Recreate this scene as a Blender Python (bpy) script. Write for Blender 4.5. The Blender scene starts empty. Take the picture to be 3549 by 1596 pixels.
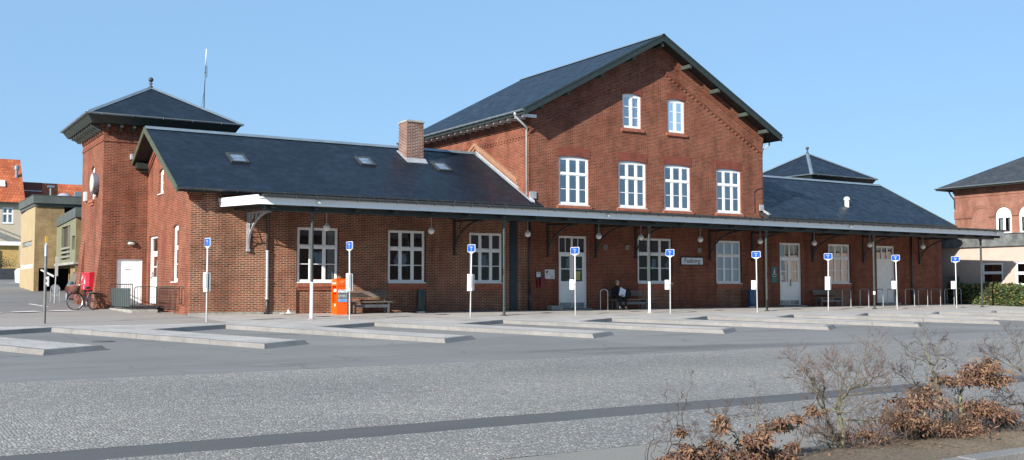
import bpy, bmesh, math, random
from mathutils import Vector, Matrix
from mathutils.geometry import tessellate_polygon
R = math.radians
random.seed(7)
SC = bpy.context.scene
COL = SC.collection
V = Vector

# ------------------------------------------------------------------ materials
def nmat(name):
    m = bpy.data.materials.new(name); m.use_nodes = True
    nt = m.node_tree; b = nt.nodes['Principled BSDF']
    return m, nt, b
def N(nt, t, **k):
    n = nt.nodes.new(t)
    for a, v in k.items():
        if a in n.inputs: n.inputs[a].default_value = v
        else: setattr(n, a, v)
    return n
def c4(c): return (c[0], c[1], c[2], 1)
def ramp(nt, src, stops):
    r = nt.nodes.new('ShaderNodeValToRGB'); el = r.color_ramp.elements
    while len(el) < len(stops): el.new(.5)
    for e, (p, c) in zip(el, stops): e.position = p; e.color = c4(c)
    nt.links.new(src, r.inputs[0]); return r
def mixc(nt, fac, a, b, blend='MIX'):
    m = nt.nodes.new('ShaderNodeMix'); m.data_type = 'RGBA'; m.blend_type = blend
    def put(s, v):
        if hasattr(v, 'is_output'): nt.links.new(v, s)
        elif isinstance(v, (int, float)): s.default_value = v
        else: s.default_value = c4(v)
    put(m.inputs['Factor'], fac); put(m.inputs['A'], a); put(m.inputs['B'], b)
    return m.outputs['Result']
def noise(nt, scale, detail=4, rough=.6, vec=None, stretch=None):
    n = N(nt, 'ShaderNodeTexNoise', Scale=scale, Detail=detail, Roughness=rough)
    g = None
    if vec is None:
        g = N(nt, 'ShaderNodeNewGeometry').outputs['Position']
    else: g = vec
    if stretch:
        mp = N(nt, 'ShaderNodeMapping'); mp.inputs['Scale'].default_value = stretch
        nt.links.new(g, mp.inputs[0]); g = mp.outputs[0]
    nt.links.new(g, n.inputs['Vector']); return n.outputs['Fac']
def bump(nt, b, h, strength=.3, dist=.01):
    bp = N(nt, 'ShaderNodeBump', Strength=strength, Distance=dist)
    nt.links.new(h, bp.inputs['Height']); nt.links.new(bp.outputs[0], b.inputs['Normal'])
def mat(name, col, rough=.6, metal=0, var=.15, scale=3., bmp=0, bscale=40, spec=None, stretch=None):
    m, nt, b = nmat(name)
    b.inputs['Roughness'].default_value = rough; b.inputs['Metallic'].default_value = metal
    if spec is not None: b.inputs['Specular IOR Level'].default_value = spec
    f = noise(nt, scale, stretch=stretch)
    lo = tuple(max(0, x * (1 - var * 1.6)) for x in col); hi = tuple(min(1, x * (1 + var * 1.6)) for x in col)
    r = ramp(nt, f, [(.25, lo), (.75, hi)])
    nt.links.new(r.outputs[0], b.inputs['Base Color'])
    if bmp: bump(nt, b, noise(nt, bscale, 3), bmp, .01)
    return m
def brick(name, c1, c2, mortar, bw=.24, bh=.0667, ms=.011, dark=(.05, .02, .016), soot=.55, bmp=.35, rough=.85, grime=True):
    m, nt, b = nmat(name); b.inputs['Roughness'].default_value = rough
    b.inputs['Specular IOR Level'].default_value = .2
    uv = N(nt, 'ShaderNodeUVMap').outputs[0]
    t = N(nt, 'ShaderNodeTexBrick', Scale=1.0)
    t.inputs['Mortar Size'].default_value = ms; t.inputs['Mortar Smooth'].default_value = .15
    t.inputs['Brick Width'].default_value = bw; t.inputs['Row Height'].default_value = bh
    t.inputs['Color1'].default_value = c4(c1); t.inputs['Color2'].default_value = c4(c2)
    t.inputs['Bias'].default_value = -.1
    # slightly crooked courses
    wob = N(nt, 'ShaderNodeTexNoise', Scale=1.3, Detail=3.)
    nt.links.new(uv, wob.inputs['Vector'])
    ad = N(nt, 'ShaderNodeVectorMath', operation='MULTIPLY_ADD')
    nt.links.new(wob.outputs['Color'], ad.inputs[0]); ad.inputs[1].default_value = (.03, .012, 0)
    nt.links.new(uv, ad.inputs[2]); nt.links.new(ad.outputs[0], t.inputs['Vector'])
    mfac = noise(nt, .9, 4)
    mc = ramp(nt, mfac, [(.3, tuple(x * .55 for x in mortar)), (.62, mortar)])
    nt.links.new(mc.outputs[0], t.inputs['Mortar'])
    col = t.outputs['Color']
    # burnt bricks: per-brick darkening in patches
    w = N(nt, 'ShaderNodeTexWhiteNoise', noise_dimensions='2D')
    sn = N(nt, 'ShaderNodeVectorMath', operation='SNAP'); nt.links.new(ad.outputs[0], sn.inputs[0]); sn.inputs[1].default_value = (bw / 2, bh, 1)
    nt.links.new(sn.outputs[0], w.inputs['Vector'])
    big = noise(nt, .55, 5, .65)
    th = N(nt, 'ShaderNodeMath', operation='MULTIPLY'); nt.links.new(w.outputs['Value'], th.inputs[0]); nt.links.new(big, th.inputs[1])
    r1 = ramp(nt, th.outputs[0], [(.36, (0, 0, 0)), (.5, (1, 1, 1))])
    inv = N(nt, 'ShaderNodeMath', operation='SUBTRACT'); inv.inputs[0].default_value = 1; nt.links.new(t.outputs['Fac'], inv.inputs[1])
    mm = N(nt, 'ShaderNodeMath', operation='MULTIPLY'); nt.links.new(r1.outputs[0], mm.inputs[0]); nt.links.new(inv.outputs[0], mm.inputs[1])
    ms_ = N(nt, 'ShaderNodeMath', operation='MULTIPLY'); nt.links.new(mm.outputs[0], ms_.inputs[0]); ms_.inputs[1].default_value = soot
    col = mixc(nt, ms_.outputs[0], col, dark)
    # weathering, lime bloom and grime
    p2 = noise(nt, 1.7, 6, .7)
    r2 = ramp(nt, p2, [(.3, (.72, .7, .7)), (.55, (1, 1, 1)), (.8, (1.14, 1.12, 1.1))])
    col = mixc(nt, 1., col, r2.outputs[0], 'MULTIPLY')
    if grime:
        st = noise(nt, .8, 5, .6, stretch=(1.6, 1.6, .18))
        r3 = ramp(nt, st, [(.36, (.62, .6, .6)), (.5, (1, 1, 1))])
        col = mixc(nt, .7, col, r3.outputs[0], 'MULTIPLY')
    nt.links.new(col, b.inputs['Base Color'])
    sub = N(nt, 'ShaderNodeMath', operation='SUBTRACT'); nt.links.new(noise(nt, 60, 2), sub.inputs[0]); nt.links.new(t.outputs['Fac'], sub.inputs[1])
    bump(nt, b, sub.outputs[0], bmp, .012)
    return m
def slate(name, c1, c2, gap, bw=.35, bh=.24, rough=.44, moss=0.):
    m, nt, b = nmat(name); b.inputs['Roughness'].default_value = rough; b.inputs['Specular IOR Level'].default_value = .2
    uv = N(nt, 'ShaderNodeUVMap').outputs[0]
    t = N(nt, 'ShaderNodeTexBrick', Scale=1.0)
    t.inputs['Mortar Size'].default_value = .012; t.inputs['Mortar Smooth'].default_value = .3
    t.inputs['Brick Width'].default_value = bw; t.inputs['Row Height'].default_value = bh
    t.inputs['Color1'].default_value = c4(c1); t.inputs['Color2'].default_value = c4(c2); t.inputs['Mortar'].default_value = c4(gap)
    nt.links.new(uv, t.inputs['Vector'])
    col = t.outputs['Color']
    p = ramp(nt, noise(nt, .5, 6, .65), [(.3, (.7, .7, .72)), (.7, (1.25, 1.22, 1.18))])
    col = mixc(nt, 1., col, p.outputs[0], 'MULTIPLY')
    st = ramp(nt, noise(nt, 5, 3, .6, vec=uv, stretch=(.15, 2.2, 1)), [(.35, (.72, .72, .73)), (.65, (1.25, 1.25, 1.25))])
    col = mixc(nt, .9, col, st.outputs[0], 'MULTIPLY')
    if moss:
        mo = ramp(nt, noise(nt, 1.1, 7, .75), [(.52, (0, 0, 0)), (.66, (1, 1, 1))])
        f = N(nt, 'ShaderNodeMath', operation='MULTIPLY'); nt.links.new(mo.outputs[0], f.inputs[0]); f.inputs[1].default_value = moss
        col = mixc(nt, f.outputs[0], col, (.085, .08, .062))
    nt.links.new(col, b.inputs['Base Color'])
    rr = ramp(nt, noise(nt, 2.5, 4), [(.3, (rough - .12,) * 3), (.7, (rough + .15,) * 3)])
    nt.links.new(rr.outputs[0], b.inputs['Roughness'])
    s = N(nt, 'ShaderNodeMath', operation='SUBTRACT'); s.inputs[0].default_value = 1; nt.links.new(t.outputs['Fac'], s.inputs[1])
    bump(nt, b, s.outputs[0], .4, .012)
    return m
def glass(name, tint=(.55, .6, .62), refl=.16, rough=.01):
    m = bpy.data.materials.new(name); m.use_nodes = True; nt = m.node_tree; nt.nodes.clear()
    o = N(nt, 'ShaderNodeOutputMaterial'); mx = N(nt, 'ShaderNodeMixShader')
    tr = N(nt, 'ShaderNodeBsdfTransparent'); tr.inputs[0].default_value = c4(tint)
    gl = N(nt, 'ShaderNodeBsdfGlossy', Roughness=rough); gl.inputs['Color'].default_value = (.95, .97, 1, 1)
    fr = N(nt, 'ShaderNodeFresnel', IOR=1.5)
    ma = N(nt, 'ShaderNodeMath', operation='MULTIPLY_ADD'); nt.links.new(fr.outputs[0], ma.inputs[0]); ma.inputs[1].default_value = 1.2; ma.inputs[2].default_value = refl - .04
    ma.use_clamp = True
    # old panes are never quite flat
    bp = N(nt, 'ShaderNodeBump', Strength=.05, Distance=.02)
    nt.links.new(noise(nt, 2.2, 2), bp.inputs['Height']); nt.links.new(bp.outputs[0], gl.inputs['Normal'])
    nt.links.new(ma.outputs[0], mx.inputs[0]); nt.links.new(tr.outputs[0], mx.inputs[1]); nt.links.new(gl.outputs[0], mx.inputs[2])
    nt.links.new(mx.outputs[0], o.inputs[0]); return m

# ------------------------------------------------------------------ mesh builder
class MB:
    def __init__(s): s.v = []; s.f = []; s.F = None; s.m = []; s.mi = 0
    def frame(s, o=None, u=None, n=None, w=(0, 0, 1)):
        s.F = None if o is None else (V(o), V(u), V(n), V(w)); return s
    def P(s, p):
        if s.F is None: q = V(p)
        else: o, u, n, w = s.F; q = o + u * p[0] + n * p[1] + w * p[2]
        s.v.append(q); return len(s.v) - 1
    def face(s, pts):
        i = [s.P(p) for p in pts]; s.f.append(i); s.m.append(s.mi); return i
    def quadgrid(s, rows, closed=False, caps=False):
        ids = [[s.P(p) for p in r] for r in rows]; n = len(rows[0])
        for a, b in zip(ids[:-1], ids[1:]):
            for k in range(n if closed else n - 1):
                s.f.append([a[k], a[(k + 1) % n], b[(k + 1) % n], b[k]]); s.m.append(s.mi)
        if caps:
            s.f.append(ids[0][::-1]); s.m.append(s.mi); s.f.append(ids[-1]); s.m.append(s.mi)
        return s
    def box(s, a, b):
        x0, x1 = sorted((a[0], b[0])); y0, y1 = sorted((a[1], b[1])); z0, z1 = sorted((a[2], b[2]))
        i = [s.P(p) for p in ((x0, y0, z0), (x1, y0, z0), (x1, y1, z0), (x0, y1, z0), (x0, y0, z1), (x1, y0, z1), (x1, y1, z1), (x0, y1, z1))]
        for q in ((0, 3, 2, 1), (4, 5, 6, 7), (0, 1, 5, 4), (1, 2, 6, 5), (2, 3, 7, 6), (3, 0, 4, 7)):
            s.f.append([i[k] for k in q]); s.m.append(s.mi)
        return s
    def prism(s, poly, d):
        """poly: 3D points (planar, counter-clockwise seen from -d), d: extrusion vector"""
        d = V(d); a = [s.P(p) for p in poly]; b = [s.P(V(p) + d) for p in poly]; n = len(poly)
        s.f.append(a[::-1]); s.m.append(s.mi); s.f.append(b); s.m.append(s.mi)
        for k in range(n): s.f.append([a[k], a[(k + 1) % n], b[(k + 1) % n], b[k]]); s.m.append(s.mi)
        return s
    def tube(s, pts, r, n=8, cap=True):
        pts = [V(p) for p in pts]; rows = []
        if not isinstance(r, (list, tuple)): r = [r] * len(pts)
        prev = None
        for k, p in enumerate(pts):
            t = (pts[min(k + 1, len(pts) - 1)] - pts[max(k - 1, 0)])
            if t.length < 1e-9: t = V((0, 0, 1))
            t.normalize()
            if prev is None:
                a = V((0, 0, 1)) if abs(t.z) < .9 else V((1, 0, 0))
                e1 = t.cross(a).normalized()
            else:
                e1 = (prev - t * prev.dot(t))
                e1 = e1.normalized() if e1.length > 1e-6 else t.orthogonal().normalized()
            e2 = t.cross(e1); prev = e1
            rows.append([p + (e1 * math.cos(2 * math.pi * j / n) + e2 * math.sin(2 * math.pi * j / n)) * r[k] for j in range(n)])
        s.quadgrid(rows, True, cap); return s
    def lathe(s, c, prof, n=16):
        """prof: (r,z) pairs around vertical axis through c"""
        rows = [[(c[0] + max(r, 1e-4) * math.cos(2 * math.pi * j / n), c[1] + max(r, 1e-4) * math.sin(2 * math.pi * j / n), c[2] + z) for j in range(n)] for r, z in prof]
        s.quadgrid(rows, True, True); return s
    def ball(s, c, r, n=16, sx=1, sy=1, sz=1):
        rows = []
        for i in range(n // 2 + 1):
            a = -math.pi / 2 + math.pi * i / (n // 2); q = max(math.cos(a), 1e-3) * r
            rows.append([(c[0] + sx * q * math.cos(2 * math.pi * j / n), c[1] + sy * q * math.sin(2 * math.pi * j / n), c[2] + sz * r * math.sin(a)) for j in range(n)])
        s.quadgrid(rows, True, True); return s
    def build(s, name, m, parent=None, smooth=False, bevel=0, root=None):
        me = bpy.data.meshes.new(name)
        off = V((0, 0, 0))
        pp = parent
        while pp is not None: off += pp.location; pp = pp.parent
        vs = [p - off for p in s.v]
        me.from_pydata(vs, [], s.f)
        ms = m if isinstance(m, (list, tuple)) else [m]
        for q in ms: me.materials.append(q)
        bm = bmesh.new(); bm.from_mesh(me)
        for k, fc in enumerate(bm.faces): fc.material_index = s.m[k]; fc.smooth = bool(smooth)
        bmesh.ops.recalc_face_normals(bm, faces=bm.faces)
        if bevel:
            bmesh.ops.bevel(bm, geom=[e for e in bm.edges if len(e.link_faces) == 2 and e.calc_face_angle(0) > .6], offset=bevel, segments=2, affect='EDGES', profile=.5)
        uvl = bm.loops.layers.uv.new('UVMap')
        for fc in bm.faces:
            n = fc.normal
            if abs(n.z) > .97 or n.length < .5:
                for l in fc.loops: q = l.vert.co + off; l[uvl].uv = (q.x, q.y)
            else:
                t = V((0, 0, 1)).cross(n).normalized(); w = n.cross(t)
                for l in fc.loops: q = l.vert.co + off; l[uvl].uv = (q.dot(t), q.dot(w))
        bm.to_mesh(me); bm.free()
        if smooth == 'auto':
            me.set_sharp_from_angle(angle=R(40))
        o = bpy.data.objects.new(name, me); COL.objects.link(o)
        if parent is not None: o.parent = parent
        return o
def thing(name, label, cat, loc=(0, 0, 0), group=None, rz=0):
    o = bpy.data.objects.new(name, None); COL.objects.link(o); o.location = loc; o.rotation_euler[2] = rz
    o['label'] = label; o['category'] = cat
    if group: o['group'] = group
    o.empty_display_size = .2
    return o
def tag(o, label, cat, group=None):
    o['label'] = label; o['category'] = cat
    if group: o['group'] = group
    return o
def struct(o): o['kind'] = 'structure'; return o
def copy_tree(o, parent=None):
    c = o.copy(); COL.objects.link(c)
    if parent is not None: c.parent = parent
    for ch in list(o.children): copy_tree(ch, c)
    return c
def text_mesh(name, txt, size, m, parent, o, u, w, ext=.002, align='CENTER'):
    cu = bpy.data.curves.new('t', 'FONT'); cu.body = txt; cu.size = size; cu.extrude = ext; cu.align_x = align; cu.align_y = 'CENTER'
    cu.resolution_u = 3
    ob = bpy.data.objects.new('t', cu); COL.objects.link(ob)
    dg = bpy.context.evaluated_depsgraph_get(); me = bpy.data.meshes.new_from_object(ob.evaluated_get(dg))
    bpy.data.objects.remove(ob); bpy.data.curves.remove(cu)
    me.name = name
    u = V(u).normalized(); w = V(w).normalized(); n = u.cross(w)
    off = V((0, 0, 0)); pp = parent
    while pp is not None: off += pp.location; pp = pp.parent
    M = Matrix.Identity(4)
    for i in range(3): M[i][0] = u[i]; M[i][1] = w[i]; M[i][2] = n[i]; M[i][3] = o[i] - off[i]
    me.transform(M); me.materials.append(m)
    r = bpy.data.objects.new(name, me); COL.objects.link(r)
    if parent is not None: r.parent = parent
    return r

def arch_pts(u0, u1, z0, z1, rise, n=10):
    """opening outline, segmental head: z1 is the springing height"""
    p = [(u0, z0), (u1, z0), (u1, z1)]
    if rise > 0:
        h = (u1 - u0) / 2; r = (h * h + rise * rise) / (2 * rise); a = math.asin(min(1, h / r))
        if rise > h: a = math.pi - a
        cz = z1 + rise - r; cu = (u0 + u1) / 2
        for k in range(1, n): t = a - 2 * a * k / n; p.append((cu + r * math.sin(t), cz + r * math.cos(t)))
    p.append((u0, z1)); return p
def wall(mb, o, u, n, outline, holes, depth=.13):
    """face with openings; reveals run inwards against n"""
    mb.frame(o, u, n)
    loops = [outline] + holes
    vs = [V((p[0], p[1], 0)) for l in loops for p in l]
    tri = tessellate_polygon([[V((p[0], p[1], 0)) for p in l] for l in loops])
    ids = [mb.P((p.x, 0, p.y)) for p in vs]
    for t in tri: mb.f.append([ids[k] for k in t]); mb.m.append(mb.mi)
    for h in holes:
        k = len(h); a = [mb.P((p[0], 0, p[1])) for p in h]; b = [mb.P((p[0], -depth, p[1])) for p in h]
        for i in range(k): mb.f.append([a[i], a[(i + 1) % k], b[(i + 1) % k], b[i]]); mb.m.append(mb.mi)
    mb.frame()

def window(parent, o, u, n, u0, u1, z0, z1, rise=0, cols=3, transom=.65, bars=(.33,), M=None, curtain=None, blind=None, sill=True, rec=.07, kind='window', fr=.065, mull=.085, shade_m=None):
    """painted casement set in an opening; (o,u,n) is the wall frame. z1 = springing height of the head"""
    mb = MB().frame(o, u, n); d0, d1 = -rec - .06, -rec
    ztop = z1 + rise
    W = u1 - u0; H = z1 - z0
    mb.box((u0, d0, z0), (u0 + fr, d1, z1 + rise * .02)); mb.box((u1 - fr, d0, z0), (u1, d1, z1 + rise * .02))
    mb.box((u0 + fr, d0, z0), (u1 - fr, d1 + .004, z0 + fr * 1.25))
    hd = [p for p in arch_pts(u0, u1, z0, z1, rise)[2:]] if rise > 0 else [(u1, z1), (u0, z1)]
    low = z1 - fr
    poly = [(u0, d0, low), (u1, d0, low)] + [(p[0], d0, p[1]) for p in hd]
    mb.prism(poly, (0, d1 - d0 - .003, 0))
    cw = W / cols
    zt = z0 + H * transom if transom else None
    for k in range(1, cols):
        x = u0 + cw * k; mb.box((x - mull / 2, d0, z0 + fr), (x + mull / 2, d1 - .002, low))
    if zt: mb.box((u0 + fr, d0, zt - .05), (u1 - fr, d1 + .012, zt + .05))
    for k in range(cols):
        x0 = u0 + cw * k + (fr if k == 0 else mull / 2); x1 = u0 + cw * (k + 1) - (fr if k == cols - 1 else mull / 2)
        secs = [(z0 + fr, (zt - .05) if zt else low)] + ([(zt + .05, low)] if zt else [])
        for (a, b) in secs:   # slimmer sash frames
            mb.box((x0, d0 + .012, a), (x0 + .028, d1 - .012, b)); mb.box((x1 - .028, d0 + .012, a), (x1, d1 - .012, b))
            mb.box((x0 + .028, d0 + .012, a), (x1 - .028, d1 - .012, a + .03)); mb.box((x0 + .028, d0 + .012, b - .03), (x1 - .028, d1 - .012, b))
        for bz in bars:
            z = z0 + H * bz; mb.box((x0 + .028, d0 + .02, z - .016), (x1 - .028, d1 - .016, z + .016))
    w = mb.build(kind, M['frame'], parent)
    pm = MB().frame(o, u, n); pts = [(u0 + .02, z0 + .02), (u1 - .02, z0 + .02)] + [(min(max(p[0], u0 + .02), u1 - .02), p[1] - .02) for p in hd]
    pm.face([(p[0], -rec - .035, p[1]) for p in pts]); pm.build('pane', M['glass'], w)
    if sill:
        sb = MB().frame(o, u, n); sb.box((u0 - .02, d0, z0 - .045), (u1 + .02, -.0, z0)); sb.box((u0 - .03, 0, z0 - .04), (u1 + .03, .045, z0 - .008)); sb.build('sill', M['frame'], w)
    if curtain:
        cb = MB().frame(o, u, n)
        for (a, b) in curtain:
            xs = [u0 + W * a + (W * (b - a)) * k / 14 for k in range(15)]
            rows = [[(x, -rec - .16 + .025 * math.sin(k * 1.9 + z), z) for k, x in enumerate(xs)] for z in (z0 + .05, (z0 + z1) / 2, ztop - .1)]
            cb.quadgrid(rows)
        cb.build('curtain', M['curtain'], w)
    if blind:
        bb = MB().frame(o, u, n); bb.box((u0 + .05, -rec - .12, z1 - H * blind), (u1 - .05, -rec - .112, z1 + rise * .4)); bb.build('blind', shade_m or M['blind'], w)
    return w
SKY, SUN, EXPO = .080, 5., .74
# ------------------------------------------------------------------ palette
M = {}
M['brick'] = brick('red_brick', (.25, .057, .031), (.14, .034, .020), (.31, .185, .122))
M['brick_near'] = brick('red_brick_weathered', (.27, .057, .028), (.115, .030, .018), (.44, .32, .215), ms=.013, soot=.75)
M['brick_plain'] = mat('red_brick_rubbed', (.175, .045, .026), .85, var=.22, scale=2.5, bmp=.2, bscale=25)
M['brick_dark'] = brick('red_brick_dark', (.20, .055, .035), (.13, .04, .028), (.26, .2, .16))
M['mould'] = mat('moulded_brick', (.30, .10, .055), .8, var=.2, scale=6, bmp=.2, bscale=30)
M['slate'] = slate('slate_roof', (.0120, .0190, .0310), (.0095, .0152, .0250), (.0055, .0085, .0145))
M['slate_old'] = slate('old_slate_roof', (.052, .056, .06), (.038, .04, .045), (.02, .02, .022), moss=.6)
M['zinc'] = mat('zinc_sheet', (.20, .25, .285), .45, .35, var=.12, scale=2)
M['lead'] = mat('lead_flashing', (.36, .38, .40), .5, .2, var=.15, scale=4)
M['darkwood'] = mat('dark_painted_wood', (.020, .030, .026), .5, var=.2, scale=5)
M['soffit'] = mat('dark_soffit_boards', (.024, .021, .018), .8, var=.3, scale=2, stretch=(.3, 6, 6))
M['gutter'] = mat('gutter_metal', (.07, .078, .082), .45, .3, var=.2, scale=3)
M['frame'] = mat('white_window_paint', (.80, .80, .78), .42, var=.05, scale=4)
M['white'] = mat('white_paint', (.82, .83, .83), .4, var=.05, scale=2)
M['fascia'] = mat('white_fascia_boards', (.88, .90, .90), .5, var=.07, scale=.7, stretch=(.4, 3, 3))
M['glass'] = glass('window_glass')
M['glass_up'] = glass('upper_window_glass', (.7, .75, .8), .26)
M['curtain'] = mat('white_curtain', (.62, .63, .62), .9, var=.1, scale=6)
M['blind'] = mat('roller_blind', (.36, .42, .46), .8, var=.08, scale=3)
M['cover'] = mat('window_covering', (.42, .44, .43), .8, var=.08, scale=3)
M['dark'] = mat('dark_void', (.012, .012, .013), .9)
M['iron'] = mat('painted_cast_iron', (.33, .35, .37), .5, .1, var=.15, scale=6)
M['post'] = mat('dark_green_post_paint', (.036, .048, .046), .4, var=.2, scale=4)
M['downpipe'] = mat('zinc_downpipe', (.55, .56, .55), .4, .3, var=.1, scale=3)
M['concrete'] = mat('weathered_concrete', (.30, .29, .26), .9, var=.22, scale=3, bmp=.3, bscale=30)
M['galv'] = mat('galvanised_steel', (.50, .52, .53), .42, .55, var=.12, scale=6)
M['black'] = mat('black_paint', (.014, .014, .016), .45)
M['steel_dark'] = mat('dark_steel', (.055, .06, .06), .45, .3, var=.2, scale=6)

FRONT = ((0, 0, 0), (1, 0, 0), (0, -1, 0))
def LEFT(x): return ((x, 0, 0), (0, 1, 0), (-1, 0, 0))
def rect(u0, u1, z0, z1): return [(u0, z0), (u1, z0), (u1, z1), (u0, z1)]

st = thing('station_building', 'long red brick railway station with a tall gabled centre, slate roofs and two low towers', 'station', (28.6, 0, 0))
XL, XML, XMR, XR = 7.06, 21.62, 35.78, 50.25
SL = .5385
ZR, ZE = 12.83, 8.67          # main ridge / eave
RZ, EZ, RY = 7.33, 4.53, 4.65  # wing ridge / eave heights, ridge depth

ZW0, ZW1 = 1.2, 3.283
low = [(11.105, 12.737), (14.9, 16.525), (18.643, 20.226), (27.664, 29.696), (32.6, 34.226), (40.649, 42.329)]
doors = [(23.154, 24.712, .05, 3.27), (36.947, 38.535, .05, 3.27), (44.492, 46.069, .1, 3.27)]
up = [(23.174, 24.815), (26.529, 28.155), (29.27, 30.909), (32.62, 34.262)]
att = [(26.789, 27.888), (29.524, 30.582)]
def niche(w): return rect(w[0] - .05, w[1] + .05, -.28, ZW1)
fr = MB()
wall(fr, *FRONT, [(XL, -.3), (XML, -.3), (XML, 4.68), (XL, 4.68)], [niche(w) for w in low[:3]], .32)
fr.build('left_wing_wall', M['brick_near'], st)
fr = MB()
wall(fr, *FRONT, [(XML, -.3), (XMR, -.3), (XMR, 8.84), (28.7, 12.62), (XML, 8.84)],
     [niche(w) for w in low[3:5]] + [rect(*doors[0])] + [arch_pts(a, b, 4.677, 6.80, .06) for a, b in up] + [arch_pts(a, b, 8.40, 9.95, .08) for a, b in att], .32)
fr.build('gable_wall', M['brick'], st)
fr = MB()
wall(fr, *FRONT, [(XMR, -.3), (XR, -.3), (XR, 4.68), (XMR, 4.68)], [niche(low[5]), rect(*doors[1]), rect(*doors[2])], .32)
fr.build('right_wing_wall', M['brick'], st)
# recessed panels and moulded sill courses under the low windows
for a, b in low:
    pn = MB().frame(*FRONT); cs = MB().frame(*FRONT)
    pn.box((a - .05, -.30, -.29), (b + .05, -.075, ZW0 - .06))
    cs.box((a - .045, -.074, 1.02), (b + .045, .03, ZW0 - .05)); cs.box((a - .045, -.074, .90), (b + .045, -.02, .97)); cs.box((a - .045, -.074, .97), (b + .045, .0, 1.018))
    pn.build('window_panel', M['brick_near'], st); cs.build('sill_course', M['mould'], st)
# arches and brick sills of the upper windows
def arch_band(mb, a, b, zs, rise, t, proud=.018):
    o1 = arch_pts(a - .06, b + .06, zs, zs, rise + .0, 12)[2:]; o2 = arch_pts(a - .10, b + .10, zs + t, zs + t, rise, 12)[2:]
    n = len(o1)
    for i in range(n - 1):
        mb.prism([(o1[i][0], -.02, o1[i][1] + .004), (o1[i + 1][0], -.02, o1[i + 1][1] + .004), (o2[i + 1][0], -.02, o2[i + 1][1]), (o2[i][0], -.02, o2[i][1])], (0, .02 + proud, 0))
for a, b, z_, r_, t_ in [(a, b, 6.80, .06, .40) for a, b in up] + [(a, b, 9.95, .08, .3) for a, b in att]:
    ar = MB().frame(*FRONT); arch_band(ar, a, b, z_, r_, t_); ar.build('window_arch', M['brick_plain'], st)
for a, b, z in [(a, b, 4.677) for a, b in up] + [(a, b, 8.40) for a, b in att]:
    sl = MB().frame(*FRONT); sl.box((a - .06, -.06, z - .05), (b + .06, .03, z - .012)); sl.box((a - .12, -.02, z - .17), (b + .12, .09, z - .052)); sl.box((a - .08, -.02, z - .22), (b + .08, .045, z - .172))
    sl.build('brick_sill', M['mould'], st)
# side and back walls
sw = MB()
gd = (4.86, 6.30, .31, 3.08); gw = (1.66, 2.50, 1.22, 3.27); ga = (4.06, 4.84, 4.72, 5.60)
wall(sw, *LEFT(XL), [(0, -.3), (9.3, -.3), (9.3, 4.55), (RY, 7.10), (0, 4.62)],
     [rect(*gd), arch_pts(gw[0], gw[1], gw[2], gw[3], .1), arch_pts(ga[0], ga[1], ga[2], ga[3], .12)], .3)
sw.build('side_gable_wall', M['brick'], st)
bk = MB()
bk.face([(XML, 0, 3.), (XML, 10.8, 3.), (XML, 10.8, 8.84), (XML, 0, 8.84)])
bk.face([(XMR, 0, 3.), (XMR, 10.8, 3.), (XMR, 10.8, 8.84), (XMR, 0, 8.84)])
bk.face([(XML, 10.8, -.3), (XMR, 10.8, -.3), (XMR, 10.8, 8.84), (28.64, 10.8, 12.6), (XML, 10.8, 8.84)])
bk.face([(XL, 9.3, -.3), (XML, 9.3, -.3), (XML, 9.3, 4.6), (XL, 9.3, 4.6)]); bk.face([(XMR, 9.3, -.3), (XR, 9.3, -.3), (XR, 9.3, 4.6), (XMR, 9.3, 4.6)])
bk.face([(XR, 0, -.3), (XR, 9.3, -.3), (XR, 9.3, 4.55), (XR, RY, 7.1), (XR, 0, 4.62)])
bk.build('outer_wall', M['brick'], st)
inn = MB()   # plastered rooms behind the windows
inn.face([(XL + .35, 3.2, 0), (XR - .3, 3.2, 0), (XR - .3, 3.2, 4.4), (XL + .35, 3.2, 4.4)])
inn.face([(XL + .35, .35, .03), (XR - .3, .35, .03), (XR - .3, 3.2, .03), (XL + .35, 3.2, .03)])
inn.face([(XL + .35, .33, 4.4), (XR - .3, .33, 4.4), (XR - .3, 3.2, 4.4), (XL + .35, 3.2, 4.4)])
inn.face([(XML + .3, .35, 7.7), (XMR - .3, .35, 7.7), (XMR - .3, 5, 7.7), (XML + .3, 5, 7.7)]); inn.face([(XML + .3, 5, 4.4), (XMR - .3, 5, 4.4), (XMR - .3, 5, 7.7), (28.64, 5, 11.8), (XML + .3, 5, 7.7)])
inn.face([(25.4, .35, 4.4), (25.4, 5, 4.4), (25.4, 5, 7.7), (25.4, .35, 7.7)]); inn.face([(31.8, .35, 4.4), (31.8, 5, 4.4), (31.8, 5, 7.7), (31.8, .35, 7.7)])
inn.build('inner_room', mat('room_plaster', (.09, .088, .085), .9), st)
# rubbed panel beside the gable door
MB().frame(*LEFT(XL)).box((3.66, -.02, 2.1), (4.23, .006, 3.22)).build('blind_panel', M['brick_plain'], st)
pl = MB().frame(*FRONT)
pl.box((XL - .02, -.05, -.3), (9.8, .025, .09)); pl.box((9.98, -.05, -.3), (low[0][0] - .06, .025, .09)); pl.build('plinth', M['concrete'], st)

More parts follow.
